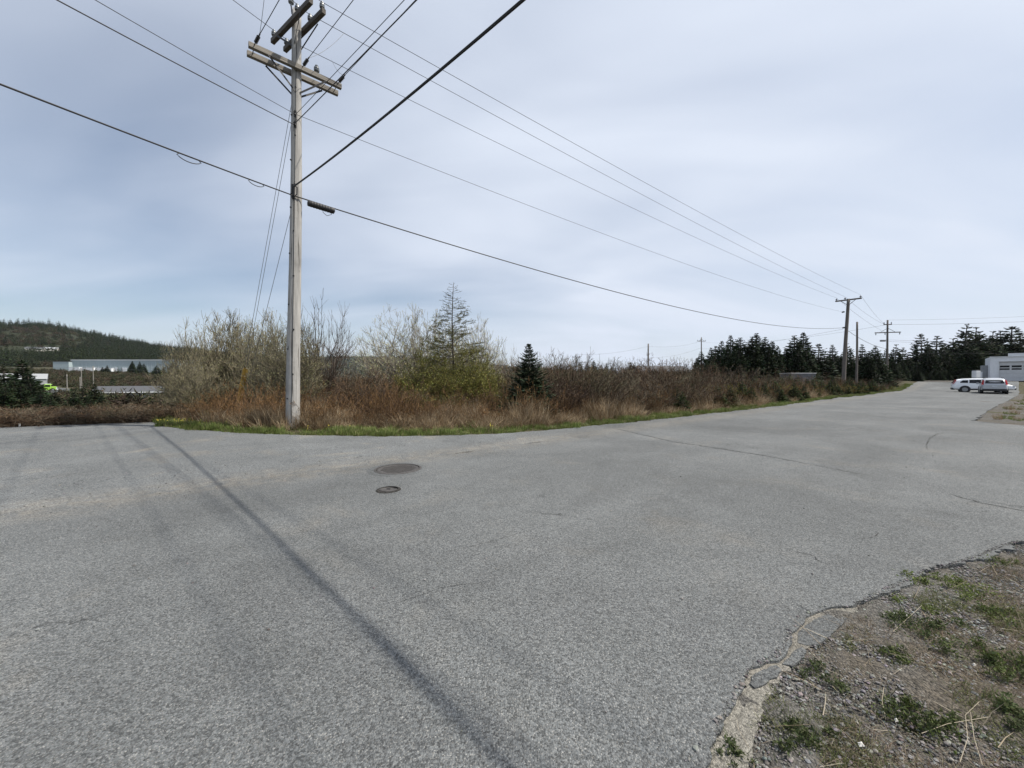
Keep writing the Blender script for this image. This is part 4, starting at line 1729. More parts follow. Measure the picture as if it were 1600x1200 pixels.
P, rot, scl, ix = place(3600, f_valley, 36, 4, 1.0, 1.9, .2, .05)
scatter('valley_brush', far_bush_me, P, rot, scl, ix, 'brown leafless thickets covering the valley floor')
P, rot, scl, ix = place(260, f_valley, 37, 4, 2.6, 5.6, .1, .03, lambda X, Y, g: g.uniform(.9, 1.3, len(X)))
scatter('valley_firs', fir_lo, P, rot, scl, ix, 'scattered dark firs across the valley floor')


def f_hill(g, n):
    az = np.radians(g.uniform(-58, -30, n)); r = 600 + g.random(n) ** .9 * 900
    x, y = r * np.sin(az), r * np.cos(az)
    row = 592 - (T(x, y) - EYE) / y * FPX; px = 800 + FPX * x / y
    return x, y, np.where((px < 96) & (row > 541) & (row < 556), .12, 1)


def f_hillfir(g, n):
    x, y, p = f_hill(g, n)
    r = np.hypot(x, y)
    q = np.sin(x * .012 + 2) * np.sin(y * .01 + x * .006)
    px = 800 + FPX * x / y
    return x, y, p * np.clip(.35 + .5 * q + .5 * sstep(px, 110, 200) + .4 * sstep(r, 1200, 1380), .08, 1)


P, rot, scl, ix = place(9500, f_hillfir, 38, 4, 6, 15, .3, .02, lambda X, Y, g: g.uniform(.6, 1.5, len(X)))
scatter('hill_forest', fir_lo, P, rot, scl, ix, 'dark fir forest on the hill beyond the valley')
P, rot, scl, ix = place(2600, f_hill, 39, 4, 2.2, 3.8, .5, .03)
scatter('hill_scrub', far_bush_me, P, rot, scl, ix, 'brown leafless woods on the lower hill')


def f_farmid(g, n):
    az = np.radians(g.uniform(-34, 34, n)); r = 75 + g.random(n) ** 1.0 * 330
    x, y = r * np.sin(az), r * np.cos(az)
    return x, y, np.ones(n)


P, rot, scl, ix = place(1500, f_farmid, 41, 4, 1.1, 1.7, .3, .05)
scatter('far_brush', far_bush_me, P, rot, scl, ix, 'low brown scrub beyond the lot')

# ------------------------------------------------------------------ single plants
def shrub_thing(name, label, cat, px, ytop, d, arr, h, mat='twig', wscale=1.0, rz=0., stemmat=None, group=None, wpx=None):
    top = W(px, ytop, d)
    z = Tz(top.x, top.y) - .05
    V, F, C = arr
    k = (top.z - z) / np.percentile(V[:, 2], 99.6)
    kw = k * wscale
    if wpx:
        kw = wpx / 2 * d / FPX / np.percentile(np.hypot(V[:, 0], V[:, 1]), 95)
    V = V * np.array([kw, kw, k])
    me = np_mesh(name, V, F, C)
    me.materials.append(MATS[mat])
    o = bpy.data.objects.new(name, me)
    COL.objects.link(o)
    o.location = (top.x, top.y, z)
    o.rotation_euler = (0, 0, rz)
    return tag(o, label, cat, group)


WIL = [(.165, .155, .125), (.175, .165, .13), (.19, .178, .128), (.19, .175, .12)]
BUD = (.27, .262, .135)
for k, (px, yt, d, ws, lb) in enumerate([
        (296, 528, 17.6, 78, 'olive grey willow shrub beside the side road, lowest of the thicket'),
        (338, 503, 18.8, 105, 'grey willow shrub in front of the far warehouse end'),
        (374, 499, 19.6, 110, 'twiggy grey willow shrub behind the yellow guy guard'),
        (414, 497, 18.6, 105, 'tall grey willow shrub between the guy guard and the corner pole'),
        (450, 500, 16.6, 100, 'dense grey willow shrub directly behind the corner pole'),
        (306, 560, 16.2, 70, 'small pale willow shrub on the verge corner by the dandelions')]):
    shrub_thing('willow_shrub', lb, 'shrub', px, yt, d, dome_shrub(400 + k, 3.9, 1.5, WIL, 22, 25, 14, .022, .0052, .03, BUD, .046, 0, .6, .11), 3.9, wpx=ws, rz=k)

# dark bare tree behind the pole
def bare_tree(seed, h, cols, spread=.5, stems=4, bud=None, kids=5, lev=4, r=.05, klen=.5, lean=0., kang=.6, budn=1, budL=.03, rmin=.004, base=.12, up=.04, wander=.14):
    return shrub_arrays(seed, h, stems, spread, cols, kids, lev, r, bud, budn, budL, base, lean, kang, klen, wander, rmin, up, 7)


DARKT = [(.075, .062, .052), (.075, .062, .052), (.085, .068, .055), (.09, .072, .055)]
shrub_thing('bare_tree', 'dark leafless young tree beside the corner pole', 'tree', 506, 474, 19.0, dome_shrub(433, 5.2, 1.6, DARKT, 6, 20, 11, .06, .0052, .28, None, .03, 0, .15, .13), 5.2, wpx=92, rz=.4)
WC = [(.16, .145, .125), (.19, .175, .15), (.32, .305, .26)]
shrub_thing('willow_tree', 'broad pale grey willow with a rounded leafless crown behind the larch', 'tree', 648, 489, 24.5, dome_shrub(441, 5.6, 3.6, WC, 22, 28, 15, .045, .0062, .2, (.44, .46, .25), .065, 0, .5, .09), 5.6, wpx=190, rz=1.)
shrub_thing('willow_tree', 'grey leafless willow crown directly behind the larch trunk', 'tree', 735, 505, 25.5, dome_shrub(442, 5.2, 2.0, WC, 14, 24, 14, .04, .0060, .2, (.52, .52, .32), .065, 0, .4, .10), 5.2, wpx=100, rz=2.)
shrub_thing('bare_shrub', 'small grey leafless tree between the larch and the little spruce', 'shrub', 786, 536, 27, dome_shrub(443, 3.6, 1.2, WC, 6, 12, 9, .03, .0055, .3, None, .03, 0, .2, .13), 3.6, wpx=48, rz=.3)
YG = [(.12, .105, .06), (.125, .115, .05), (.14, .135, .045)]
YB = (.20, .19, .045)
for k, (px, yt, d, ws, lb) in enumerate([
        (655, 552, 18.2, .75, 'tall yellow green budding shrub left of the larch'.replace('left of', 'touching')),
        (735, 548, 18.6, .8, 'olive green budding shrub around the larch foot'),
        (690, 578, 17.4, .9, 'low yellow green shrub in front of the larch'),
        (760, 575, 19.4, .8, 'green budding shrub between the larch and the little spruce'),
        (640, 608, 15.2, 1.0, 'low bright green bush in the rust stems before the willow'),
        (800, 602, 14.6, 1.0, 'yellow green bush in front of the little spruce'),
        (838, 615, 14.9, .9, 'small orange green bush at the foot of the little spruce'),
        (322, 638, 13.9, .9, 'low yellow green bush on the grass corner'),
        (1060, 612, 19.0, .9, 'olive bush at the road edge with a tiny fir beside it'),
        (1100, 600, 21.5, 1.1, 'greenish bush among the brown brush by the road'),
        (1150, 606, 23.0, 1.1, 'orange brown bush near the small firs by the road')]):
    if k < 4:
        shrub_thing('budding_shrub', lb, 'shrub', px, yt, d, dome_shrub(460 + k, 2.9, 1.2, YG, 16, 20, 12, .014, .0042, .03, (.20, .19, .05), .065, 0, .5, .12), 2.9, 'leaf', 1, k, wpx=(78, 90, 95, 60)[k])
        continue
    shrub_thing('budding_shrub', lb, 'shrub', px, yt, d, shrub_arrays(460 + k, 1.6, 16, .5, YG, 5, 3, .008, YB, 3, .036, .28, 0, .6, .46, .15, .0030, .08), 1.75, 'leaf', ws, k)


def tree_thing(name, label, px, ytop, d, crown_me, trunk_me, h0=1.0, ws=1.0, rz=0., cat='tree', group=None):
    top = W(px, ytop, d)
    z = Tz(top.x, top.y)
    o = empty(name, (top.x, top.y, z), label, cat, group, rz)
    k = (top.z - z) / h0
    o.scale = (k * ws, k * ws, k)
    o.rotation_euler = (.035 * math.sin(px * 1.7), .035 * math.cos(px * 2.3), rz)
    for nm, me in (('crown', crown_me), ('trunk', trunk_me)):
        c = bpy.data.objects.new(nm, me)
        COL.objects.link(c)
        c.parent = o
    return o


# larch
def larch():
    g = random.Random(77); gg = np.random.default_rng(77)
    t = Twigs(77)
    h = 6.2
    z = .9
    cb = [(.085, .075, .06), (.095, .085, .062), (.11, .10, .06)]
    while z < h * .985:
        f = z / h
        for b in range(g.choice((2, 3, 4)) if f < .9 else 2):
            th = g.uniform(0, 6.283)
            bl = (1.85 * (1 - f) ** .8 + .12) * g.uniform(.65, 1.2)
            t.grow((0, 0, z), vnorm((math.cos(th), math.sin(th), g.uniform(-.02, .30))), bl, .010 * (1 - f) + .005, 0, cb, 5, .08, .02, int(7 * (.5 + bl)), .9, .26, .15)
        z += g.uniform(.035, .10)
    tips = np.array([p for p, d, l in t.tips]); S = np.array(t.s)
    mid = (S[:, :3] + S[:, 3:6]) / 2
    pool = mid[mid[:, 2] < 5.2]
    k = gg.integers(0, len(pool), 26000)
    P = pool[k] + gg.normal(0, .03, (26000, 3))
    keep = gg.random(26000) < np.interp(P[:, 2], [0, 2.8, 4.0, 5.2], [1, .9, .5, .15])
    P = P[keep]
    lv = leafquads(P, unit(len(P), gg), gg.uniform(.03, .055, len(P)), .022, jcol((.16, .16, .042), len(P), gg, .35), 9)
    arr = join(t.arrays(.0046), lv)
    zz = np.linspace(-.1, h, 12)
    mb = MB().tube([Vector((.05 * math.sin(q * 1.1), .03 * math.cos(q * 1.7), q)) for q in zz], list(.062 * (1 - zz / h) ** .9 + .007), 8)
    return mesh_of('larch_crown', arr, 'leaf'), trunk_mesh(mb, 'bark')


lc, lt = larch()
tree_thing('larch_tree', 'slender bare larch with a pointed top standing above the shrubs', 707, 443, 19.0, lc, lt, 6.2, 1.0)

# little spruce by the road, finely built
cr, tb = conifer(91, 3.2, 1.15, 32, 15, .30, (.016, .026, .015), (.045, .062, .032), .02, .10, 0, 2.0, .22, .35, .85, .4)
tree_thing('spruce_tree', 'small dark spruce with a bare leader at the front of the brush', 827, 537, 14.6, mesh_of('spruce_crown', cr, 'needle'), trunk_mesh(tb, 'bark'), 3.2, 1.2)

# stands of conifers, one prototype mesh per kind, each tree an object
SPR = []
for k in range(5):
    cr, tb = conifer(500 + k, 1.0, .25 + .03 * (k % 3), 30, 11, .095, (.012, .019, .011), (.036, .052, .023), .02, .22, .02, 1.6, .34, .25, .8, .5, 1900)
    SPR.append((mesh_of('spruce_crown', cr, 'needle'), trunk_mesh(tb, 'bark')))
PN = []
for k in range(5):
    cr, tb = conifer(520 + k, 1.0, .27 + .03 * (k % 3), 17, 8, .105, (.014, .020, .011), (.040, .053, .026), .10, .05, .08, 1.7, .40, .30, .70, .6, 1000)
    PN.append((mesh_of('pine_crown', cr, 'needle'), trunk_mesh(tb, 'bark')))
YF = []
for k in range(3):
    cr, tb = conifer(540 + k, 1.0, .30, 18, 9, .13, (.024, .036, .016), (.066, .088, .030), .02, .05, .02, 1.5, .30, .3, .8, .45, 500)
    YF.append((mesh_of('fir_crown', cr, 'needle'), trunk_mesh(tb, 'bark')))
g = random.Random(11)


def stand(kind, items, label, group, nm, ends=None):
    order = sorted(range(len(items)), key=lambda i: items[i][0])
    top_i = max(range(len(items)), key=lambda i: (592 - items[i][1]) * items[i][2])
    base_label = label
    for i, it in enumerate(items):
        label = base_label
        if ends:
            label = ends[2] if i == top_i else ends[0] if i == order[0] else ends[1] if i == order[-1] else base_label
        px, yt, d = it[:3]
        ws = it[3] if len(it) > 3 else 1.0
        c, t_ = kind[(i * 3 + int(px)) % len(kind)]
        tree_thing(nm, label, px, yt, d, c, t_, 1.0, ws * g.uniform(.95, 1.4), g.uniform(0, 6.28), group=group)


stand(SPR, [(1086, 560, 56, .9), (1098, 550, 58), (1108, 544, 60), (1118, 541, 61), (1128, 533, 64), (1140, 524, 60, 1.1), (1150, 531, 64), (1160, 528, 62, 1.2), (1172, 527, 60, 1.1), (1184, 521, 62, 1.1), (1196, 527, 60, 1.1),
           (1207, 533, 60, 1.1), (1214, 541, 57), (1135, 543, 57, 1.2), (1178, 541, 56, 1.3), (1155, 545, 56, 1.2), (1200, 545, 56, 1.2), (1112, 556, 56, 1.2)],
      'dark spruce in the dense stand beside the small far utility pole', 'spruces of the dense stand', 'spruce_tree',
      ('outermost spruce of the dense stand, next to the small far utility pole', 'outermost spruce of the dense stand, towards the narrow spruce clump', 'tallest spruce of the dense stand beside the small far pole'))
stand(SPR, [(1230, 545, 60), (1243, 525, 60, 1.1), (1254, 519, 62, 1.1), (1263, 546, 58), (1248, 548, 56, 1.2)], 'black green spruce of the narrow clump before the second pole', 'spruces of the narrow clump', 'spruce_tree',
      ('short outer spruce of the narrow clump, towards the dense stand', 'short outer spruce of the narrow clump, towards the second pole', 'tallest spruce of the narrow clump before the second pole'))
stand(PN, [(1277, 537, 66), (1291, 552, 70), (1325, 536, 76), (1315, 552, 72)], 'open branched pine around the foot of the second pole', 'pines near the second pole', 'pine_tree')
stand(SPR, [(1303, 539, 82, .9), (1350, 538, 62), (1365, 541, 60, 1.1), (1357, 549, 57, 1.1), (1372, 553, 58)], 'spruce between the plain pole and the wide-armed pole', 'spruces behind the poles', 'spruce_tree')
stand(PN, [(1383, 546, 88), (1398, 538, 85, 1.1), (1409, 544, 86), (1417, 556, 84), (1425, 561, 86), (1435, 566, 82)], 'low pine behind the wide-armed pole', 'low pines behind the wide-armed pole', 'pine_tree')
stand(PN, [(1442, 521, 86, 1.1), (1453, 541, 82), (1462, 526, 88, 1.1), (1470, 553, 84), (1478, 540, 85, 1.1), (1491, 528, 88, 1.2), (1505, 508, 90, 1.25), (1520, 511, 92, 1.2), (1513, 530, 84, 1.2), (1484, 556, 82, 1.2)],
      'tall open pine in the row behind the parked cars', 'tall pines behind the parked cars', 'pine_tree',
      ('end pine of the row behind the cars, towards the wide-armed pole', 'end pine of the row behind the cars, next to the garage pines', 'tallest pine of the row behind the parked cars'))
stand(PN, [(1535, 519, 95, 1.1), (1548, 517, 96, 1.1), (1562, 518, 97, 1.1), (1578, 510, 96, 1.2), (1597, 519, 97, 1.1), (1588, 530, 93, 1.2), (1553, 530, 92, 1.2), (1615, 512, 97, 1.2)],
      'tall pine showing above the white garage roof', 'tall pines behind the garage', 'pine_tree',
      ('first pine beside the white garage, next to the pine row', 'last pine over the raised garage parapet', 'tallest pine above the white garage roof'))
stand(SPR, [(1514, 538, 78, 1.1), (1529, 546, 77, 1.3), (1502, 556, 79, 1.2), (1540, 560, 79, 1.2)], 'dense black spruce beside the white garage', 'black spruces beside the garage', 'spruce_tree')
stand(SPR, [(1434, 577, 64, 1.5)], 'small bushy spruce where the lot ends before the gravel lane', None, 'spruce_tree')
und = [(px, g.uniform(576, 584), g.uniform(70, 84), 1.6) for px in range(1405, 1545, 7)]
stand(SPR, und, 'low young spruce under the tall pines', 'young spruces under the pines', 'spruce_tree')
und = [(px, g.uniform(560, 572), g.uniform(66, 76), 1.2) for px in range(1268, 1420, 9)]
stand(SPR, und, 'low young spruce in the broken row behind the poles', 'young spruces behind the poles', 'spruce_tree')
# small firs along the road verge
stand(YF, [(1057, 606, 18.6, 1.1), (1128, 604, 24, 1.1), (1150, 590, 27, 1.2), (1180, 588, 29, 1.2), (1198, 596, 26, 1.1), (1222, 590, 30, 1.1), (1247, 590, 31, 1.1), (1262, 592, 33, 1.2), (1285, 594, 33, 1.2), (1301, 587, 36, 1.0),
           (1327, 589, 38, 1.2), (1345, 593, 39, 1.2), (1112, 588, 30, 1.2), (1165, 584, 33, 1.2), (1205, 586, 36, 1.3), (1236, 586, 37, 1.2), (1275, 586, 40, 1.2), (1312, 592, 41, 1.2), (1365, 592, 43, 1.2), (1136, 586, 33, 1.2), (1190, 590, 38, 1.2)],
      'knee high young fir growing in the brush along the road', 'young firs along the road', 'young_fir')


def edge_depth(px):
    return min(np.arange(10, 70, .1), key=lambda q: abs(edge_y((px - 800) / FPX * q) - q))


stand(YF, [(px, 592 + dy, edge_depth(px) + off, 1.2) for px, dy, off in ((1066, 20, 2.2), (1082, 8, 4), (1122, 10, 3), (1142, 14, 2.4), (1160, 4, 4), (1175, 12, 2.6), (1193, 6, 3.4), (1208, 0, 5), (1218, 10, 2.4), (1240, 6, 3), (1256, 9, 2.4), (1270, 2, 4.5), (1296, 4, 3), (1308, 8, 2.6), (1322, 3, 4), (1340, 7, 3), (1358, 4, 4), (1378, 7, 3.5), (1392, 8, 4))],
      'little fir standing out at the front of the roadside brush', 'little firs at the front of the roadside brush', 'young_fir')
# low trees beyond the lot
lowt = [(855, 572, 118), (866, 570, 112), (876, 568, 116), (884, 571, 110), (893, 569, 118), (908, 566, 112), (918, 567, 118), (928, 564, 114), (938, 570, 110), (947, 568, 118), (957, 573, 112), (977, 574, 114), (985, 566, 110, 1.2), (993, 570, 112, 1.2), (998, 576, 114)]
stand(SPR, lowt, 'low dark spruce in the distant row beyond the brown brush', 'distant low spruces beyond the lot', 'spruce_tree',
      ('first low spruce of the distant row, near the little roadside spruce', 'last low spruce of the distant row, touching the low grey house', 'tallest spruce of the distant low row beyond the brush'))
shrub_thing('bare_tree', 'pale leafless larch rising from the distant row of low spruces', 'tree', 970, 557, 112, bare_tree(471, 3.4, GREYT, .4, 2, None, 5, 3, .05, .4, rmin=.012), 3.8)
shrub_thing('bare_tree', 'thin leafless tree beside the small far utility pole of the low trees', 'tree', 911, 560, 112, bare_tree(472, 3.4, GREYT, .4, 2, None, 5, 3, .05, .4, rmin=.012), 3.8)
# by the valley
stand(SPR, [(6, 572, 27.5, 1.2), (37, 563, 27, 1.1), (20, 592, 25, 1.3), (52, 596, 25, 1.3), (66, 608, 24, 1.3), (-8, 590, 25, 1.2), (88, 612, 26, 1.3), (30, 600, 22.5, 1.3), (60, 612, 22.2, 1.4), (4, 603, 21.8, 1.3), (80, 622, 21.6, 1.4), (46, 584, 26, 1.2)], 'dark spruce in the clump beyond the side road', 'spruces beyond the side road', 'spruce_tree',
      ('outer spruce of the clump beyond the side road, by the road bend', 'low spruce of the clump beyond the side road, below the lime truck', 'tallest dark spruce beyond the side road, before the grey house'))
stand(SPR, [(112, 613, 27, 1.1), (76, 618, 23.5, 1.4), (132, 606, 31, 1.0), (148, 600, 34, 1.0), (140, 622, 25, 1.2), (158, 618, 27, 1.3), (100, 628, 23, 1.3), (42, 620, 22.5, 1.4), (10, 622, 22, 1.4)], 'young spruce on the brushy slope below the side road', 'young spruces on the slope', 'spruce_tree')
stand(SPR, [(205, 566, 300, .9), (207, 564, 305), (218, 565, 300, 1.1), (224, 568, 305, 1.1), (245, 571, 290, 1.2), (255, 574, 290, 1.2), (160, 573, 300, 1.2), (168, 571, 300, 1.2)], 'dark conifer standing before the long warehouse', 'conifers before the warehouse', 'spruce_tree')

# ------------------------------------------------------------------ buildings
def gable(name, label, cat, c, rz, L, Wd, h, rh, wall, roof, wins=(), over=.4, fascia='white_trim', chim=False):
    """c: ground centre; long axis local x, front is local -y"""
    o = empty(name, c, label, cat, None, rz)
    MB().box((0, 0, h / 2 - .5), (L, Wd, h + 1)).obj('wall', wall, o)
    m = MB()
    for sx in (-1, 1):
        x = sx * L / 2
        m.add([(x - .02 * sx, -Wd / 2, h), (x - .02 * sx, Wd / 2, h), (x - .02 * sx, 0, h + rh)], [(0, 1, 2)])
    m.obj('gable_end', wall, o)
    for sy in (-1, 1):
        m = MB()
        y0 = sy * (Wd / 2 + over)
        zo = h - over * rh / (Wd / 2)
        x0, x1 = -L / 2 - over, L / 2 + over
        vs = [(x0, y0, zo + .02), (x1, y0, zo + .02), (x1, 0, h + rh + .02), (x0, 0, h + rh + .02), (x0, y0, zo + .16), (x1, y0, zo + .16), (x1, 0, h + rh + .18), (x0, 0, h + rh + .18)]
        m.add(vs, [(0, 1, 5, 4), (4, 5, 6, 7), (1, 2, 6, 5), (0, 4, 7, 3), (0, 3, 2, 1)])
        r_ = m.obj('roof_slope', roof, o)
        MB().box((0, y0 + .03 * sy, zo + .06), (x1 - x0, .04, .24)).obj('fascia', fascia, r_)
    for (x, z, w, hh) in wins:
        f = MB().box((x, -Wd / 2 - .03, z), (w + .16, .06, hh + .16)).obj('window', 'white_trim', o)
        MB().box((x, -Wd / 2 - .07, z), (w, .03, hh)).obj('pane', 'dark_glass', f)
    if chim:
        MB().box((L * .2, .6, h + rh + .3), (.6, .6, 1.5)).obj('chimney', 'roof_dark', o)
    return o


def ground_at(px, d):
    x = (px - 800) / FPX * d
    return Vector((x, d, Tz(x, d)))


# white garage on the rise
GZ = W(1547, 596.5, 66).z
gx0 = W(1547, 590, 66).x
GR = R(-47)
ga = empty('garage', (gx0, 66, GZ), 'white flat roofed garage with a wide panelled door on the rise', 'garage', None, GR)


def along_wall(px):
    u = (px - 800) / FPX
    c_, s_ = math.cos(GR), math.sin(GR)
    return (u * 66 - gx0) / (c_ - u * s_)


gh = W(1547, 558, 66).z - GZ
gh2 = W(1547, 553, 66).z - GZ
dx0 = along_wall(1560.5)
dw, dh = 7.4, W(1547, 565.5, 66).z - GZ
Wt = 24.0
m = MB()
m.box((dx0 / 2, .15, gh / 2 - .5), (dx0, .3, gh + 1))
m.box((dx0 + dw / 2, .15, (gh + dh) / 2), (dw, .3, gh - dh))
m.box(((dx0 + dw + Wt) / 2, .15, gh / 2 - .5), (Wt - dx0 - dw, .3, gh + 1))
m.obj('front_wall', 'white_paint', ga)
MB().box((.15, 4.3, gh / 2 - .5), (.3, 8, gh + 1)).obj('side_wall', 'white_paint', ga)
MB().box((Wt / 2, 8.4, gh / 2 - .5), (Wt, .3, gh + 1)).obj('back_wall', 'white_paint', ga)
MB().box((Wt / 2 + .15, 4.3, gh - .12), (Wt - .5, 7.7, .2)).obj('roof', 'roof_grey', ga)
px_ = along_wall(1575)
MB().box(((px_ + Wt) / 2, .14, (gh + gh2) / 2), (Wt - px_, .36, gh2 - gh)).obj('parapet', 'white_paint', ga)
MB().box((Wt / 2, .12, gh + .03), (Wt + .1, .5, .08)).obj('coping', 'white_trim', ga)
door = MB().box((dx0 + dw / 2, .24, dh / 2), (dw, .06, dh)).obj('garage_door', 'door_panel', ga)
for k in range(5):
    z0, z1 = dh * k / 5, dh * (k + 1) / 5
    if k != 3:
        MB().box((dx0 + dw / 2, .20, (z0 + z1) / 2), (dw - .1, .05, z1 - z0 - .06)).obj('door_section', 'door_panel', door)
nw = 6
for r_ in range(2):
    for k in range(nw):
        w_ = dw / nw
        zc = dh * (.585 + .175 * r_) + .06
        MB().box((dx0 + w_ * (k + .5), .195, zc), (w_ - .22, .03, dh * .13)).obj('pane', 'dark_glass', door)
for xx in (dx0 - .08, dx0 + dw + .08):
    MB().box((xx, -.03, dh / 2), (.16, .06, dh)).obj('door_jamb', 'white_trim', ga)
MB().box((dx0 + dw / 2, -.03, dh + .08), (dw + .32, .06, .16)).obj('door_head', 'white_trim', ga)
# low dark lean-to against its side
MB().box((-.32, 5.5, 1.2), (.6, 4, 3.4)).obj('lean_to', 'siding_grey', ga)
# white storage tank beside the garage
tz = W(1525, 597, 66)
tk = empty('storage_cabinet', (tz.x, 66, Tz(tz.x, 66)), 'white steel storage cabinet under the spruces beside the garage', 'cabinet')
MB().box((0, 0, 1.0), (.85, .6, 1.5)).obj('body', 'white_trim', tk, bevel=.04)
MB().box((0, 0, 1.82), (.7, .6, .16)).obj('cap', 'siding_grey', tk, bevel=.03)
for sx in (-.4, .4):
    MB().box((sx, 0, .12), (.12, .6, .5)).obj('leg', 'black_iron', tk)
MB().box((.0, -.32, 1.0), (.7, .04, 1.3)).obj('door', 'white_trim', tk)
p = ground_at(1532.5, 67)
sb = empty('marker_post', p, 'short white post beside the storage cabinet', 'post')
MB().box((0, 0, .75), (.28, .2, 1.5)).obj('post', 'white_trim', sb)
MB().box((0, 0, 1.54), (.34, .26, .08)).obj('cap', 'white_trim', sb)

# gravel lane in front of the pines
lane = [(W(px, 600, d).x, d) for px, d in ((1425, 76), (1445, 62), (1490, 58), (1548, 58), (1640, 56), (1640, 70), (1548, 71), (1490, 72))]
lp = rough_line(lane + [lane[0]], 1.0, .12, 71)[:-1]
bm = bmesh.new()
f = bm.faces.new([bm.verts.new((x, y, 0)) for x, y in lp])
bmesh.ops.triangulate(bm, faces=[f])
bmesh.ops.subdivide_edges(bm, edges=bm.edges[:], cuts=5, use_grid_fill=True)
for v in bm.verts:
    v.co.z = Tz(v.co.x, v.co.y) + .05
bmesh.ops.recalc_face_normals(bm, faces=bm.faces[:])
if sum(f.normal.z for f in bm.faces) < 0:
    bmesh.ops.reverse_faces(bm, faces=bm.faces[:])
me = bpy.data.meshes.new('gravel_lane'); bm.to_mesh(me); bm.free()
structure(finish('gravel_lane', me, 'grit'), 'pale gravel yard and lane before the garage')

# low building with a grey roof beyond the brush
c = W(1040, 583, 96)
gable('low_house', 'long low house with a grey shingle roof beyond the brown brush', 'house', Vector((c.x, 100, Tz(c.x, 100))), R(6), 12.6, 7.5, W(1040, 580.5, 96).z - Tz(c.x, 100), 1.35, 'siding_grey', 'roof_grey',
      [(x, 2.0, 1.1, 1.0) for x in (-4.5, -1.5, 1.5, 4.5)], .5, 'roof_grey')
# white trailer behind the spruces
c = W(1246, 585, 52)
tr = empty('trailer', (c.x, 52, Tz(c.x, 52)), 'low pale trailer roof showing above the young firs', 'trailer')
hz_ = W(1246, 583, 52).z - Tz(c.x, 52)
MB().box((0, 0, hz_ / 2 + .2), (3.3, 2.2, hz_ - .5)).obj('body', 'roof_grey', tr, bevel=.08)
MB().box((0, 0, hz_ - .05), (3.4, 2.3, .12)).obj('roof', 'siding_grey', tr, bevel=.04)
for sx in (-1, .2):
    MB().lathe([(.32, -.1), (.34, -.06), (.34, .06), (.32, .1)], (sx, -1.0, .34), 14, Matrix.Rotation(R(90), 3, 'X')).obj('wheel', 'tyre', tr, True)
# grey building behind the second pole
c = W(1308, 585, 92)
gable('storage_building', 'grey green metal building half hidden behind the second pole', 'building', Vector((c.x, 94, Tz(c.x, 94))), R(-8), 11, 8, W(1308, 572, 92).z - Tz(c.x, 94), 1.9, 'siding_grey', 'roof_grey', [(x, 2.2, 1.2, 1.0) for x in (-3, 0, 3)], .3, 'siding_grey')

# ------------------------------------------------------------------ the valley
# bungalow
c = ground_at(214, 112)
zt = W(214, 604, 112).z
gable('bungalow', 'low bungalow with a grey roof and white fascia in the valley', 'house', c, R(30), 15.5, 8, W(214, 611.5, 112).z - c.z, zt - W(214, 611.5, 112).z, 'siding_grey', 'roof_dark',
      [(-6, 1.3, 1.4, 1.2), (-2.5, 1.3, 1.4, 1.2), (1, 1.3, 1.4, 1.2), (4.5, 1.3, 1.6, 1.2)], .6)
# grey house with a lime truck beside it
c = ground_at(36, 152)
hh_ = gable('house', 'grey gabled house half hidden behind the dark spruces', 'house', c, R(48), 12, 8, W(36, 591, 152).z - c.z, W(36, 584.5, 152).z - W(36, 591, 152).z, 'siding_grey', 'siding_grey', [(-3, 2.5, 1.3, 1.4), (0, 2.5, 1.3, 1.4), (3, 2.5, 1.3, 1.4)], .35)


def lorry():
    p = W(75, 606.5, 150)
    z = Tz(p.x, p.y)
    o = empty('truck', (p.x, p.y, z), 'lime green truck parked in the valley yard beside the grey house', 'truck', None, R(40))
    dz = p.z - z
    # a made up pad under it
    MB().box((0, 0, 1.55), (1.9, 2.3, 2.4)).obj('cab', 'lime', o, bevel=.18)
    MB().box((1.5, 0, 1.15), (1.4, 2.1, 1.3)).obj('hood', 'lime', o, bevel=.2)
    MB().box((-2.1, 0, .95), (2.6, 2.3, .5)).obj('bed', 'lime', o, bevel=.06)
    MB().box((.97, 0, 2.05), (.04, 1.9, .85)).obj('windscreen', 'dark_glass', o)
    for s in (-1, 1):
        MB().box((.1, 1.16 * s, 2.05), (1.3, .04, .75)).obj('side_window', 'dark_glass', o)
        for x in (1.5, -2.0):
            w = MB().lathe([(.2, -.15), (.5, -.14), (.52, -.1), (.52, .1), (.5, .14), (.2, .15)], (x, 1.0 * s, .52), 18, Matrix.Rotation(R(90), 3, 'X')).obj('wheel', 'tyre', o, True)
            MB().lathe([(.02, .16 * -s), (.28, .16 * -s), (.3, .13 * -s)], (x, 1.0 * s, .52), 14, Matrix.Rotation(R(90), 3, 'X')).obj('rim', 'alloy', w, True)
        MB().box((2.2, .75 * s, 1.15), (.05, .35, .25)).obj('headlight', 'plate', o)
    MB().box((2.26, 0, .6), (.12, 2.2, .3)).obj('bumper', 'white_trim', o, bevel=.03)
    MB().box((2.23, 0, 1.15), (.05, 1.0, .6)).obj('grille', 'white_trim', o)
    MB().box((0, 0, 2.82), (1.2, 1.8, .12)).obj('roof_cap', 'white_trim', o)
    return o


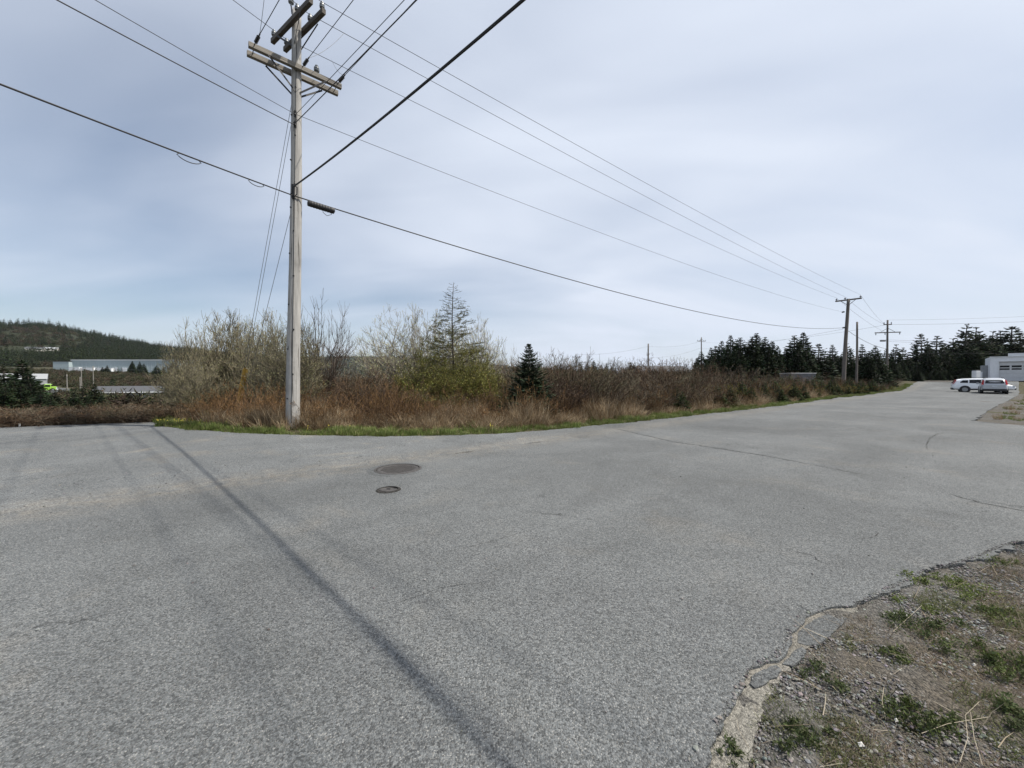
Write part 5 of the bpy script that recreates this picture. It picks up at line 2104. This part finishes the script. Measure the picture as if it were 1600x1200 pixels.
lorry()
yd = [(W(px, 600, d).x, d) for px, d in ((20, 140), (70, 138), (106, 142), (112, 165), (60, 172), (15, 165))]
bm = bmesh.new()
f = bm.faces.new([bm.verts.new((x, y, 0)) for x, y in yd])
bmesh.ops.triangulate(bm, faces=[f]); bmesh.ops.subdivide_edges(bm, edges=bm.edges[:], cuts=4, use_grid_fill=True)
for v in bm.verts:
    v.co.z = Tz(v.co.x, v.co.y) + .08
bmesh.ops.recalc_face_normals(bm, faces=bm.faces[:])
if sum(f.normal.z for f in bm.faces) < 0:
    bmesh.ops.reverse_faces(bm, faces=bm.faces[:])
me = bpy.data.meshes.new('truck_yard'); bm.to_mesh(me); bm.free()
structure(finish('truck_yard', me, 'asphalt_drive'), 'grey paved yard under the lime truck')

for px, yt, d, lb in ((104.5, 585, 140, 'weathered pale pole at the edge of the truck yard'), (127, 575, 140, 'tall pale pole between the truck yard and the bungalow'), (125, 589, 138, 'short pale stub pole against the tall valley pole'), (145.5, 572, 150, 'pale pole in the valley before the warehouse, next to the bungalow')):
    simple_pole(px, yt, d, .18, lb, mat='grey_pole')
wire('power_line', 'faint wire crossing the valley below the warehouse', W(-30, 573, 150), W(145.5, 574, 150), .3, .03, 'grey_wire')
wire('power_line', 'faint wire running from the valley poles towards the willows', W(145.5, 574, 150), W(420, 584, 150), .5, .03, 'grey_wire')

# long warehouse
c0, c1 = W(122, 578, 350), W(300, 578, 360)
zb = Tz(c0.x, 350)
wh = empty('warehouse', ((c0.x + c1.x) / 2, 362, min(zb, Tz(c1.x, 362)) - 1), 'long pale warehouse with a white roof edge at the foot of the hill', 'warehouse')
wz = wh.location.z
L_ = (c1.x - c0.x)
ztop = W(200, 563.5, 350).z - wz
MB().box((0, 0, ztop / 2), (L_, 34, ztop)).obj('wall', 'siding_teal', wh)
MB().box((0, 0, ztop + .3), (L_ + 1, 35, .6)).obj('roof', 'roof_white', wh)
for k in range(26):
    x = -L_ / 2 + (k + .5) * L_ / 26
    MB().box((x, -17.05, ztop * .55), (.35, .12, ztop * .85)).obj('pilaster', 'siding_teal', wh)
for k in range(8):
    x = -L_ / 2 + 6 + k * 8.2
    MB().box((x, -17.15, ztop * .33), (4.2, .2, ztop * .34)).obj('loading_door', 'roof_white', wh)
c2 = W(103, 578, 345)
m2 = empty('annex', (c2.x - 3, 352, wz), 'low teal annex with a white base at the end of the warehouse', 'building')
za = W(110, 565.5, 345).z - wz
MB().box((2, 0, za / 2), (14, 20, za)).obj('wall', 'siding_teal', m2)
MB().box((2, 0, za + .15), (14.4, 20.4, .3)).obj('roof', 'roof_grey', m2)
zl = W(130, 574, 338).z - wz
for px, w_, lb in ((118, 9, 'white truck trailer parked at the warehouse annex'), (138, 12, 'white truck trailer parked by the warehouse doors'), (160, 10, 'white truck trailer parked midway along the warehouse'), (171, 6, 'short white van body parked before the warehouse')):
    p = W(px, 578, 336); zg = Tz(p.x, 336)
    t_ = empty('truck_trailer', (p.x, 336, zg), lb, 'trailer')
    MB().box((0, 0, 2.6), (w_, 2.6, 2.9)).obj('box_body', 'roof_white', t_)
    MB().box((0, 0, 1.05), (w_ * .9, 1.2, .2)).obj('chassis', 'black_iron', t_)
    for sx in (-.36, -.26, .3):
        for sy in (-1, 1):
            MB().lathe([(.2, -.15), (.5, -.14), (.5, .14), (.2, .15)], (w_ * sx, 1.0 * sy, .5), 10, Matrix.Rotation(R(90), 3, 'X')).obj('wheel', 'tyre', t_)
# houses on the hillside
for px, y0, y1, d, L1, lb in ((2, 538, 545, 640, 15, 'pale house at the end of the hillside row'), (17, 537, 543, 660, 12, 'white roofed house on the hillside'), (34, 542.5, 546, 620, 17, 'long white roofed house on the hillside'), (55, 541, 546, 650, 20, 'dark roofed house on the hillside'), (80, 543, 546.5, 640, 16, 'low beige house on the hillside')):
    p = W(px, y1, d); z = Tz(p.x, d)
    # find the spot on the slope that lies on this sight line
    best = min(range(450, 1250, 5), key=lambda q: abs(W(px, y1 + 1.5, q).z - Tz(W(px, y1, q).x, q)))
    p = W(px, y1 + 1.5, best); z = Tz(p.x, best)
    k = best / 640
    gable('hillside_house', lb, 'house', Vector((p.x, best, z)), R(10 + px % 30), L1 * k, 9 * k, 3.4 * k, 2.2 * k, 'siding_cream', 'roof_dark' if 'dark' in lb else 'roof_white' if 'white' in lb else 'siding_grey', [(-L1 * .25 * k, 1.8 * k, 1.4, 1.4), (L1 * .2 * k, 1.8 * k, 1.4, 1.4)], .5)
# lattice mast on the ridge
best = max(range(1000, 1700, 10), key=lambda q: (Tz(W(147, 520, q).x, q) - EYE) / q)
p = W(147, 515.5, best); z = Tz(p.x, best)
ms = empty('lattice_mast', (p.x, best, z - 1), 'thin lattice transmission mast on the hill ridge', 'mast')
hm = p.z - z + 1
m = MB()
for sx in (-1, 1):
    for sy in (-1, 1):
        m.beam((sx * 3.0, sy * 3.0, 0), (sx * .7, sy * .7, hm), .45, .45)
m.obj('mast_legs', 'galvanised', ms)['kind'] = 'stuff'
m = MB()
for k in range(7):
    a0, a1 = k / 7, (k + 1) / 7
    r0, r1 = 3 - 2.3 * a0, 3 - 2.3 * a1
    for sy in (-1, 1):
        m.beam((-r0, sy * r0, hm * a0), (r1, sy * r1, hm * a1), .25, .25)
        m.beam((r0, sy * r0, hm * a0), (-r1, sy * r1, hm * a1), .25, .25)
m.obj('bracing', 'galvanised', ms)['kind'] = 'stuff'
for z_, w_ in ((.97, 7), (.84, 9)):
    MB().beam((-w_, 0, hm * z_), (w_, 0, hm * z_), .5, .6).obj('crossarm', 'galvanised', ms)

# ------------------------------------------------------------------ cars
def suv(name, label, loc_, heading, paint, L=4.55, Wd=1.84, H=1.68, rear_style=0):
    o = empty(name, loc_, label, 'car', None, heading)
    hw = Wd / 2
    # stations along x (rear -> front): x, belt z, roof z, half width low, belt, roof, bottom z
    st = [(-L / 2, .93, .96, .80, .78, .60, .42), (-L / 2 + .06, 1.00, 1.12, .90, .86, .66, .34), (-L / 2 + .22, 1.04, 1.42, .96, .93, .66, .30), (-L / 2 + .50, 1.05, 1.60, .99, .97, .67, .28),
          (-1.1, 1.04, 1.66, 1.0, .985, .70, .27), (-.3, 1.02, 1.68, 1.0, .985, .72, .27), (.35, 1.0, 1.655, 1.0, .985, .71, .27), (.75, .99, 1.52, 1.0, .985, .69, .27), (1.15, .985, 1.22, 1.0, .98, .66, .27),
          (1.38, .97, 1.03, .99, .97, .72, .27), (1.85, .90, .95, .96, .93, .66, .28), (L / 2 - .12, .78, .83, .88, .85, .6, .32), (L / 2, .62, .66, .78, .74, .55, .38)]
    rings = []
    for x, zb_, zr, wl_, wb, wr, z0 in st:
        zr = zr * H / 1.68
        half = [(wl_ * .94 * hw, z0), (wl_ * hw, z0 + .16), (wl_ * 1.0 * hw, .62), (wb * hw, zb_), ((wb * .35 + wr * .65) * hw, zb_ + (zr - zb_) * .78), (wr * hw, zb_ + (zr - zb_) * .95), (wr * .6 * hw, zr)]
        rings.append([(x, y, z) for y, z in half] + [(x, -y, z) for y, z in half[::-1]])
    k = len(rings[0])
    vs = [p for r_ in rings for p in r_]
    fs = []
    for i in range(len(rings) - 1):
        for j in range(k):
            fs.append((i * k + j, i * k + (j + 1) % k, (i + 1) * k + (j + 1) % k, (i + 1) * k + j))
    fs += [tuple(range(k)), tuple(range((len(rings) - 1) * k, len(rings) * k))[::-1]]
    b = MB().add(vs, [f[::-1] for f in fs]).obj('body', paint, o, True)
    md = b.modifiers.new('s', 'SUBSURF'); md.levels = 1; md.render_levels = 1

    def side(x, t, s):
        """point on the cabin side at station x; t from belt to roof"""
        xs = [q[0] for q in st]
        zb_ = np.interp(x, xs, [q[1] for q in st]); zr = np.interp(x, xs, [q[2] for q in st]) * H / 1.68
        wb = np.interp(x, xs, [q[4] for q in st]) * hw; wr = np.interp(x, xs, [q[5] for q in st]) * hw
        y = wb + (wb * .35 + wr * .65 - wb) * (t / .78)
        return (x, s * (y + .012), zb_ + (zr - zb_) * t)
    for s in (-1, 1):
        for x0, x1, a0, a1 in ((-1.72, -1.12, .14, .66), (-1.02, -.12, .10, .74), (-.04, .98, .08, .74)):
            m = MB()
            n = 6
            for i in range(n):
                u0, u1 = x0 + (x1 - x0) * i / n, x0 + (x1 - x0) * (i + 1) / n
                t0 = a1 * (min(1, .55 + .45 * i / 2) if x0 < -1.5 else 1); t1 = a1 * (min(1, .55 + .45 * (i + 1) / 2) if x0 < -1.5 else 1)
                m.quad(side(u0, a0, s), side(u1, a0, s), side(u1, t1, s), side(u0, t0, s))
            m.obj('side_window', 'dark_glass', o)
        MB().box((.95, s * (hw + .10), 1.06), (.16, .2, .15)).obj('wing_mirror', paint, o, bevel=.03)
        for x in (-1.36, 1.36):
            MB().lathe([(.40, -.02), (.44, .0), (.44, .03), (.40, .04)], (x, s * (hw - .025), .36), 24, Matrix.Rotation(R(-90 * s), 3, 'X')).obj('wheel_arch', 'car_trim', o, True)
            w = MB().lathe([(.20, -.12), (.33, -.12), (.35, -.08), (.35, .08), (.33, .12), (.20, .11)], (x, s * (hw - .10), .35), 24, Matrix.Rotation(R(-90 * s), 3, 'X')).obj('wheel', 'tyre', o, True)
            rm = MB()
            rm.lathe([(.235, .115), (.22, .132), (.20, .12)], (x, s * (hw - .10), .35), 20, Matrix.Rotation(R(-90 * s), 3, 'X'))
            for q in range(5):
                a = q * 2 * math.pi / 5
                rm.beam((x, s * (hw + .025), .35), (x + .21 * math.cos(a), s * (hw + .02), .35 + .21 * math.sin(a)), .05, .012, Vector((0, 1, 0)))
            rm.obj('rim', 'alloy', w)
        MB().box((-.1, s * (hw * .985), .36), (2.0, .06, .17)).obj('sill_trim', 'car_trim', o, bevel=.02)
        MB().tube([(-1.55, s * .58, 1.67), (-1.45, s * .59, 1.74), (.2, s * .6, 1.76), (.35, s * .6, 1.70)], .018, 6).obj('roof_rail', 'car_trim', o)
        # tail lamp: tall beside the window, hooking onto the flank
        m = MB()
        xr = -L / 2
        m.add([(xr + .03, s * .70, .98), (xr + .02, s * .88 * hw / .92, .98), (xr + .16, s * .93 * hw, 1.03), (xr + .40, s * .84 * hw, 1.46), (xr + .30, s * .66 * hw + s * .06, 1.47), (xr + .12, s * .70, 1.10),
               ], [(0, 1, 2, 5), (2, 3, 4, 5)])
        for v in range(len(m.v)):
            m.v[v] = (m.v[v][0] - .045, m.v[v][1] * 1.015, m.v[v][2])
        m.obj('tail_light', 'tail_red', o)
        MB().box((L / 2 - .16, s * .68, .74), (.2, .34, .14)).obj('headlight', 'plate', o, bevel=.03)
    xr = -L / 2
    MB().add([(xr + .035, -.64, 1.09), (xr + .035, .64, 1.09), (xr + .255, .58, 1.44), (xr + .255, -.58, 1.44)], [(0, 3, 2, 1)]).obj('rear_window', 'dark_glass', o)
    MB().add([(1.40, -.72, 1.035), (1.40, .72, 1.035), (.80, .60, 1.53), (.80, -.60, 1.53)], [(0, 1, 2, 3)]).obj('windscreen', 'dark_glass', o)
    MB().box((xr + .10, 0, .42), (.26, Wd * .88, .26)).obj('rear_bumper', 'car_trim', o, bevel=.06)
    MB().box((xr - .025, 0, .80), (.02, .34, .15)).obj('number_plate', 'plate', o)
    MB().box((L / 2 - .03, 0, .46), (.14, Wd * .80, .2)).obj('front_bumper', 'car_trim', o, bevel=.05)
    return o


p = W(1551, 613.5, 41.5); zc = Tz(p.x, p.y) + .0
suv('parked_car', 'silver white sport utility car seen from behind with tall red tail lights', (p.x, p.y, zc), math.atan2(.62, .80) + R(4), 'car_silver')
p = W(1534, 611.5, 45.0); zc = Tz(p.x, p.y) + .0
suv('parked_car', 'white sport utility car standing broadside behind the silver car', (p.x, p.y, zc), math.atan2(-.70, .71), 'car_white', 4.7, 1.86, 1.66)

# ------------------------------------------------------------------ near shoulder: stones, thin turf, weeds
def stones(name, n, seed, f, smin, smax, label, mat='rock'):
    ico_v = np.array([(0, 0, 1), (.894, 0, .447), (.276, .851, .447), (-.724, .526, .447), (-.724, -.526, .447), (.276, -.851, .447), (.724, .526, -.447), (-.276, .851, -.447), (-.894, 0, -.447), (-.276, -.851, -.447), (.724, -.526, -.447), (0, 0, -1)])
    ico_f = np.array([(0, 1, 2), (0, 2, 3), (0, 3, 4), (0, 4, 5), (0, 5, 1), (1, 6, 2), (2, 7, 3), (3, 8, 4), (4, 9, 5), (5, 10, 1), (2, 6, 7), (3, 7, 8), (4, 8, 9), (5, 9, 10), (1, 10, 6), (6, 11, 7), (7, 11, 8), (8, 11, 9), (9, 11, 10), (10, 11, 6)])
    X, Y, g = spots(n, f, seed)
    s = smin * (smax / smin) ** (g.random(n) ** 2.6)
    V = ico_v[None] * (1 + g.normal(0, .16, (n, 12, 1)))
    V = V * np.stack([g.uniform(.7, 1.3, n), g.uniform(.7, 1.3, n), g.uniform(.45, .9, n)], -1)[:, None] * s[:, None, None]
    th = g.uniform(0, 6.283, n); c, sn = np.cos(th)[:, None], np.sin(th)[:, None]
    V = np.stack([V[..., 0] * c - V[..., 1] * sn, V[..., 0] * sn + V[..., 1] * c, V[..., 2]], -1)
    a, b = X * DA.x + Y * DA.y, X * DB.x + Y * DB.y
    onroad = b > right_edge(a)
    Z = np.where(onroad, .001, -.024) + s * .25
    V += np.stack([X, Y, Z], -1)[:, None]
    F = ico_f[None] + (np.arange(n) * 12)[:, None, None]
    shade = g.uniform(.55, 1.75, n)[:, None] * (np.array([[1, .97, .92]]) * (1 + g.normal(0, .05, (n, 3))))
    C = np.repeat(shade * .15, 12, 0)
    me = np_mesh(name, V.reshape(-1, 3), F.reshape(-1, 3), C)
    o = finish(name, me, mat)
    o['kind'] = 'stuff'; o['label'] = label
    return o


veg('stone_chip', var=.0, rough=.9)


def f_grit(g, n):
    a = g.uniform(.3, 7.2, n); b = right_edge(a) + .03 - np.abs(g.normal(0, 1.3, n))
    x = DA.x * a + DB.x * b; y = DA.y * a + DB.y * b
    k = .35 + .65 * (np.sin(x * 2.1 + 1) * np.sin(y * 2.7) > -.1)
    return x, y, k * (y > .9)


stones('gravel', 42000, 81, f_grit, .0022, .0105, 'loose grey gravel on the near shoulder', 'stone_chip')


def f_road(g, n):
    a = g.uniform(-6, 12, n); b = g.uniform(.6, 9, n)
    x = DA.x * a + DB.x * b; y = DA.y * a + DB.y * b
    return x, y, np.where(b > 6.6, 1., .10) * (y > .9) * (y < edge_y(x))


stones('road_grit', 2600, 82, f_road, .003, .010, 'loose chips scattered over the paving', 'stone_chip')


def turf(name, n, seed, f, h0, h1, w, cols, label, lie=1.0, mat='grass', z=-.028):
    X, Y, g = spots(n, f, seed)
    P = np.stack([X, Y, np.full(n, z)], -1)
    th = g.uniform(0, 6.283, n)
    D = np.stack([np.cos(th) * lie * g.random(n), np.sin(th) * lie * g.random(n), np.ones(n) * g.uniform(.25, 1, n)], -1)
    D /= np.linalg.norm(D, axis=1, keepdims=True)
    C = np.array(cols)[g.integers(0, len(cols), n)] * g.uniform(.6, 1.35, (n, 1))
    V, F, C = blades(P, D, g.uniform(h0, h1, n), np.full(n, w) * g.uniform(.6, 1.4, n), C, .6, seed)
    o = finish(name, np_mesh(name, V, F, C), mat)
    o['kind'] = 'stuff'; o['label'] = label
    return o


def f_turf(thr, seed_):
    def f(g, n):
        a = g.uniform(.3, 7.0, n); b = right_edge(a) - .10 - np.abs(g.normal(0, 1.25, n))
        x = DA.x * a + DB.x * b; y = DA.y * a + DB.y * b
        q = np.sin(x * 2.3 + seed_) * np.sin(y * 2.9 + seed_ * 2) + .6 * np.sin(x * 5.1 + y * 3.3 + seed_) + .35 * np.sin(x * 11 - y * 9)
        off = right_edge(a) - b
        q = q + .5 * sstep(off, .3, 1.3) - .7 * sstep(off, .25, 0)
        return x, y, (q > thr) * (y > .85) * .9 + .03
    return f


turf('thatch', 60000, 83, f_turf(.0, 1.0), .02, .075, .0028, [(.20, .16, .12), (.25, .21, .16), (.16, .115, .08), (.14, .13, .08)], 'flattened brown thatch on the near shoulder', 3.2)
turf('sparse_grass', 42000, 84, f_turf(.25, 2.3), .02, .06, .0034, [(.11, .125, .045), (.135, .135, .06), (.08, .10, .035)], 'thin olive grass on the near shoulder', 1.7)
turf('straw', 420, 85, f_turf(-.2, 4.0), .08, .26, .0032, [(.34, .28, .20), (.27, .21, .145), (.40, .35, .27)], 'dead pale stalks lying on the near shoulder', 6.0, z=-.012)


def weed_patch(name, label, px, py, la, lb_, ang, n, seed, cols, h=.05, cat='weed'):
    """low leafy patch: many small leaves on short stems"""
    p = G(px, py, -.026)
    la *= .8; lb_ *= 1.15
    g = np.random.default_rng(seed)
    u = np.minimum(np.abs(g.normal(0, .5, n)), 1.15); th = g.uniform(0, 6.283, n)
    lob = g.normal(0, .55, (11, 2)); pk = g.integers(0, 11, n); sz = g.uniform(.15, .75, 11)[pk]
    x, y = la * (lob[pk, 0] + sz * u * np.cos(th)), lb_ * (lob[pk, 1] + 1.2 * sz * u * np.sin(th))
    z = h * np.exp(-(u ** 2)) * g.uniform(.15, 1.0, n)
    D = unit(n, g, .05, .9)
    base = np.array(cols)[g.integers(0, len(cols), n)] * g.uniform(.6, 1.4, (n, 1))
    lv = leafquads(np.stack([x, y, z], -1), D, g.uniform(.010, .026, n), g.uniform(.006, .013, n), base, seed)
    k = n // 3
    bl = blades(np.stack([x[:k], y[:k], z[:k] * 0], -1), unit(k, g, .45, 1), g.uniform(.03, .09, k), np.full(k, .0032), base[:k], .6, seed)
    V, F, C = join(lv, bl)
    ang += g.uniform(-.5, .5)
    c_, s_ = math.cos(ang), math.sin(ang)
    V = np.stack([V[:, 0] * c_ - V[:, 1] * s_, V[:, 0] * s_ + V[:, 1] * c_, V[:, 2]], -1)
    me = np_mesh(name, V, F, C); me.materials.append(MATS['leaf'])
    o = bpy.data.objects.new(name, me); COL.objects.link(o)
    o.location = p
    return tag(o, label, cat)


LG = [(.115, .15, .04), (.10, .13, .036), (.135, .15, .058)]
DG = [(.058, .082, .030), (.075, .098, .034), (.098, .11, .05)]
ra = math.atan2(DA.y, DA.x)
weed_patch('weed_clump', 'bright green weed clump at the edge of the crumbled paving', 1492, 918, .26, .13, ra + 1.9, 825, 90, LG, .06)
weed_patch('weed_clump', 'dark green leafy clump with white bits on the grit shoulder', 1440, 985, .24, .11, ra + 1.9, 770, 91, DG, .055)
weed_patch('weed_clump', 'sprawling dark weed clump among the dead stalks', 1432, 1128, .17, .09, ra + 1.9, 660, 92, DG + LG[:1], .05)
weed_patch('weed_clump', 'large deep green clump at the side of the shoulder', 1572, 1040, .30, .16, ra + 1.9, 1320, 93, DG + LG[:1], .07)
weed_patch('weed_clump', 'deep green leaves at the lower corner of the shoulder', 1595, 1135, .16, .10, ra + 1.9, 660, 94, DG, .06)
weed_patch('weed_clump', 'olive weed tuft near the top of the shoulder', 1560, 965, .18, .09, ra + 1.9, 385, 95, LG + DG, .045)
weed_patch('weed_clump', 'thin olive tuft in the middle of the grit', 1400, 1025, .13, .06, ra + 1.9, 192, 96, LG + DG, .03)
weed_patch('weed_clump', 'flat olive tuft close to the broken asphalt pieces', 1285, 1062, .12, .06, ra + 1.9, 220, 97, DG, .03)
weed_patch('weed_clump', 'mossy tuft beside the sand spill', 1255, 1150, .13, .07, ra + 1.9, 385, 98, DG, .03)
weed_patch('weed_clump', 'small tuft growing in the sand at the paving corner', 1145, 1178, .05, .04, ra, 143, 99, DG, .03)
weed_patch('weed_clump', 'small yellow green tuft beneath the crumbled paving edge', 1425, 945, .14, .05, ra + 1.9, 154, 101, LG, .025)
weed_patch('weed_clump', 'green tuft where the shoulder meets the driveway mouth', 1570, 882, .2, .08, ra + 1.9, 231, 102, DG + LG, .035)
# a few bent dead stalks
for k, (pts, lb) in enumerate(((((1500, 1195), (1512, 1165), (1508, 1135), (1530, 1120)), 'bent pale stalk in the lower corner of the shoulder'), (((1535, 1200), (1522, 1165), (1516, 1130)), 'straight pale stalk beside the bent one'),
                               (((1440, 1150), (1480, 1142), (1545, 1138)), 'long pale stalk lying flat above the corner'), (((1384, 1128), (1378, 1105), (1381, 1090)), 'short pale stalk standing in the grit'), (((1395, 990), (1420, 972), (1440, 958)), 'thin pale stalk beside the dark leafy clump'))):
    P_ = [G(x, y, -.02) + UZ * (.012 + .02 * i) for i, (x, y) in enumerate(pts)]
    o = MB().tube(P_, [.0013, .0011, .0009, .0007][:len(P_)], 5).obj('dead_stalk', 'straw_pale', None, True, loc=P_[0])
    tag(o, lb, 'stalk')
g = random.Random(5)
for k, (px, py, lb) in enumerate(((1455, 972, 'white scrap on the dark leafy clump'), (1522, 1040, 'white scrap by the large green clump'), (1345, 1165, 'torn white scrap on the lower shoulder'), (1400, 1127, 'curled pale leaf by the short stalk'), (1416, 963, 'tiny white scrap above the dark leafy clump'))):
    p = G(px, py, -.012)
    s = .007 if k != 2 else .011
    m = MB().add([(-s, -s * .5, 0), (s, -s * .7, .004), (s * .8, s * .6, .012), (-s * .7, s * .7, .006), (0, 0, .012)], [(0, 1, 4), (1, 2, 4), (2, 3, 4), (3, 0, 4)])
    o = m.obj('litter_scrap', 'litter_white')
    o.location = p
    tag(o, lb, 'litter')
# dandelions on the corner verge
veg('flower', var=.0)
dn = MB()
fl = None
spots_ = [(g.uniform(246, 300), g.uniform(654, 659)) for _ in range(16)] + [(g.uniform(300, 360), g.uniform(655, 663)) for _ in range(8)] + [(478, 667), (507, 663), (545, 668), (766, 664), (770, 666), (768, 661)]
for k, (px, py) in enumerate(spots_):
    d = 12.9 if px < 300 else 12.4 if px < 370 else 11.4
    x = (px - 800) / FPX * d
    yy = max(d, edge_y(x) + .25)
    x = (px - 800) / FPX * yy
    z = Tz(x, yy)
    hgt = max(.16, W(px, py, yy).z - z)
    if fl is None:
        fl = MB().tube([(0, 0, -.05), (.01, 0, .1), (0, 0, .2)], .004, 5)
        fl.lathe([(.008, .192), (.018, .198), (.021, .204), (.013, .209), (.002, .211)], (0, 0, 0), 10)
        me = bpy.data.meshes.new('dandelion'); me.from_pydata(fl.v, [], fl.f); me.materials.append(MATS['yellow_flower'])
    o = bpy.data.objects.new('dandelion', me); COL.objects.link(o)
    o.location = (x, yy, z + min(.12, hgt - .2)); o.rotation_euler = (g.gauss(0, .15), g.gauss(0, .15), g.uniform(0, 6))
    tag(o, 'yellow dandelion flower in the green verge grass', 'dandelion', 'dandelions on the verge')
# white marker stake at the crest
p = W(15, 667, 12.35)
st_ = empty('marker_stake', (p.x, p.y + .25, -.38), 'short white marker stake at the edge of the side road', 'stake')
MB().box((0, 0, .20), (.03, .03, .5)).obj('stake', 'white_trim', st_)
MB().box((0, 0, .46), (.034, .034, .03)).obj('cap', 'siding_cream', st_)

# mixed young growth along the road to the second pole
for k, (px, yt, d, ws) in enumerate([(1118, 605, 22, 1.1), (1135, 598, 24.5, 1.1), (1170, 602, 25, 1.2), (1188, 606, 25, 1.1), (1212, 600, 27.5, 1.2), (1232, 602, 28.5, 1.1), (1258, 600, 30, 1.2), (1272, 604, 31, 1.2), (1290, 600, 34, 1.1), (1316, 600, 35, 1.2), (1335, 602, 36.5, 1.2), (1352, 601, 39, 1.2), (1375, 602, 42, 1.2), (1395, 603, 45, 1.2)]):
    shrub_thing('budding_shrub', 'olive budding bush among the young firs along the road', 'shrub', px, yt, d, shrub_arrays(560 + k % 5, 1.6, 14, .5, YG if k % 2 else RUST, 5, 3, .008, YB if k % 3 else (.16, .11, .04), 3, .045, .3, 0, .6, .46, .15, .004, .08), 1.75, 'leaf', ws * 1.3, k, group='bushes among the young firs')
# thin growth on the far near-side shoulder
def f_sh(g, n):
    a = g.uniform(22.3, 66, n); b = right_edge(a) - .5 - np.abs(g.normal(0, 2.2, n))
    x = DA.x * a + DB.x * b; y = DA.y * a + DB.y * b
    return x, y, np.clip(.4 + .6 * np.sin(x * 1.1) * np.sin(y * .9 + x * .3) + .25 * (b < -2), .03, 1)


P, rot, scl, ix = place(900, f_sh, 46, 8, .3, .8, .03, .15)
scatter('shoulder_grass', green_me + dry_me, P, rot, scl * np.where(ix[:, None] > 3, .45, 1), ix, 'thin green and straw grass on the shoulder beyond the driveway')
# forest on the far ridge
P, rot, scl, ix = place(5000, lambda g, n: (lambda a, r: (r * np.sin(a), r * np.cos(a), np.ones(n)))(np.radians(g.uniform(-42, 15, n)), g.uniform(1950, 3150, n)), 45, 4, 14, 24, .5, .02, lambda X, Y, g: g.uniform(.5, .8, len(X)))
scatter('ridge_forest', fir_lo, P, rot, scl, ix, 'far wooded ridge on the horizon')

# ------------------------------------------------------------------ air
def haze(density):
    me = bpy.data.meshes.new('haze')
    bm = bmesh.new()
    bmesh.ops.create_cube(bm, size=1)
    for v in bm.verts:
        v.co = Vector((v.co.x * 15000, v.co.y * 15000, -20 if v.co.z < 0 else 320))
    bm.to_mesh(me); bm.free()
    m = bpy.data.materials.new('haze_air'); m.use_nodes = True
    nt = m.node_tree
    nt.nodes.remove(nt.nodes['Principled BSDF'])
    v = nt.nodes.new('ShaderNodeVolumePrincipled')
    v.inputs['Color'].default_value = (.80, .88, 1.0, 1)
    v.inputs['Density'].default_value = density
    v.inputs['Anisotropy'].default_value = .3
    nt.links.new(v.outputs[0], nt.nodes['Material Output'].inputs['Volume'])
    o = finish('haze', me, None)
    me.materials.append(m)
    o['kind'] = 'stuff'
    o['label'] = 'thin pale haze over the valley and the far ridge'


haze(.000035)
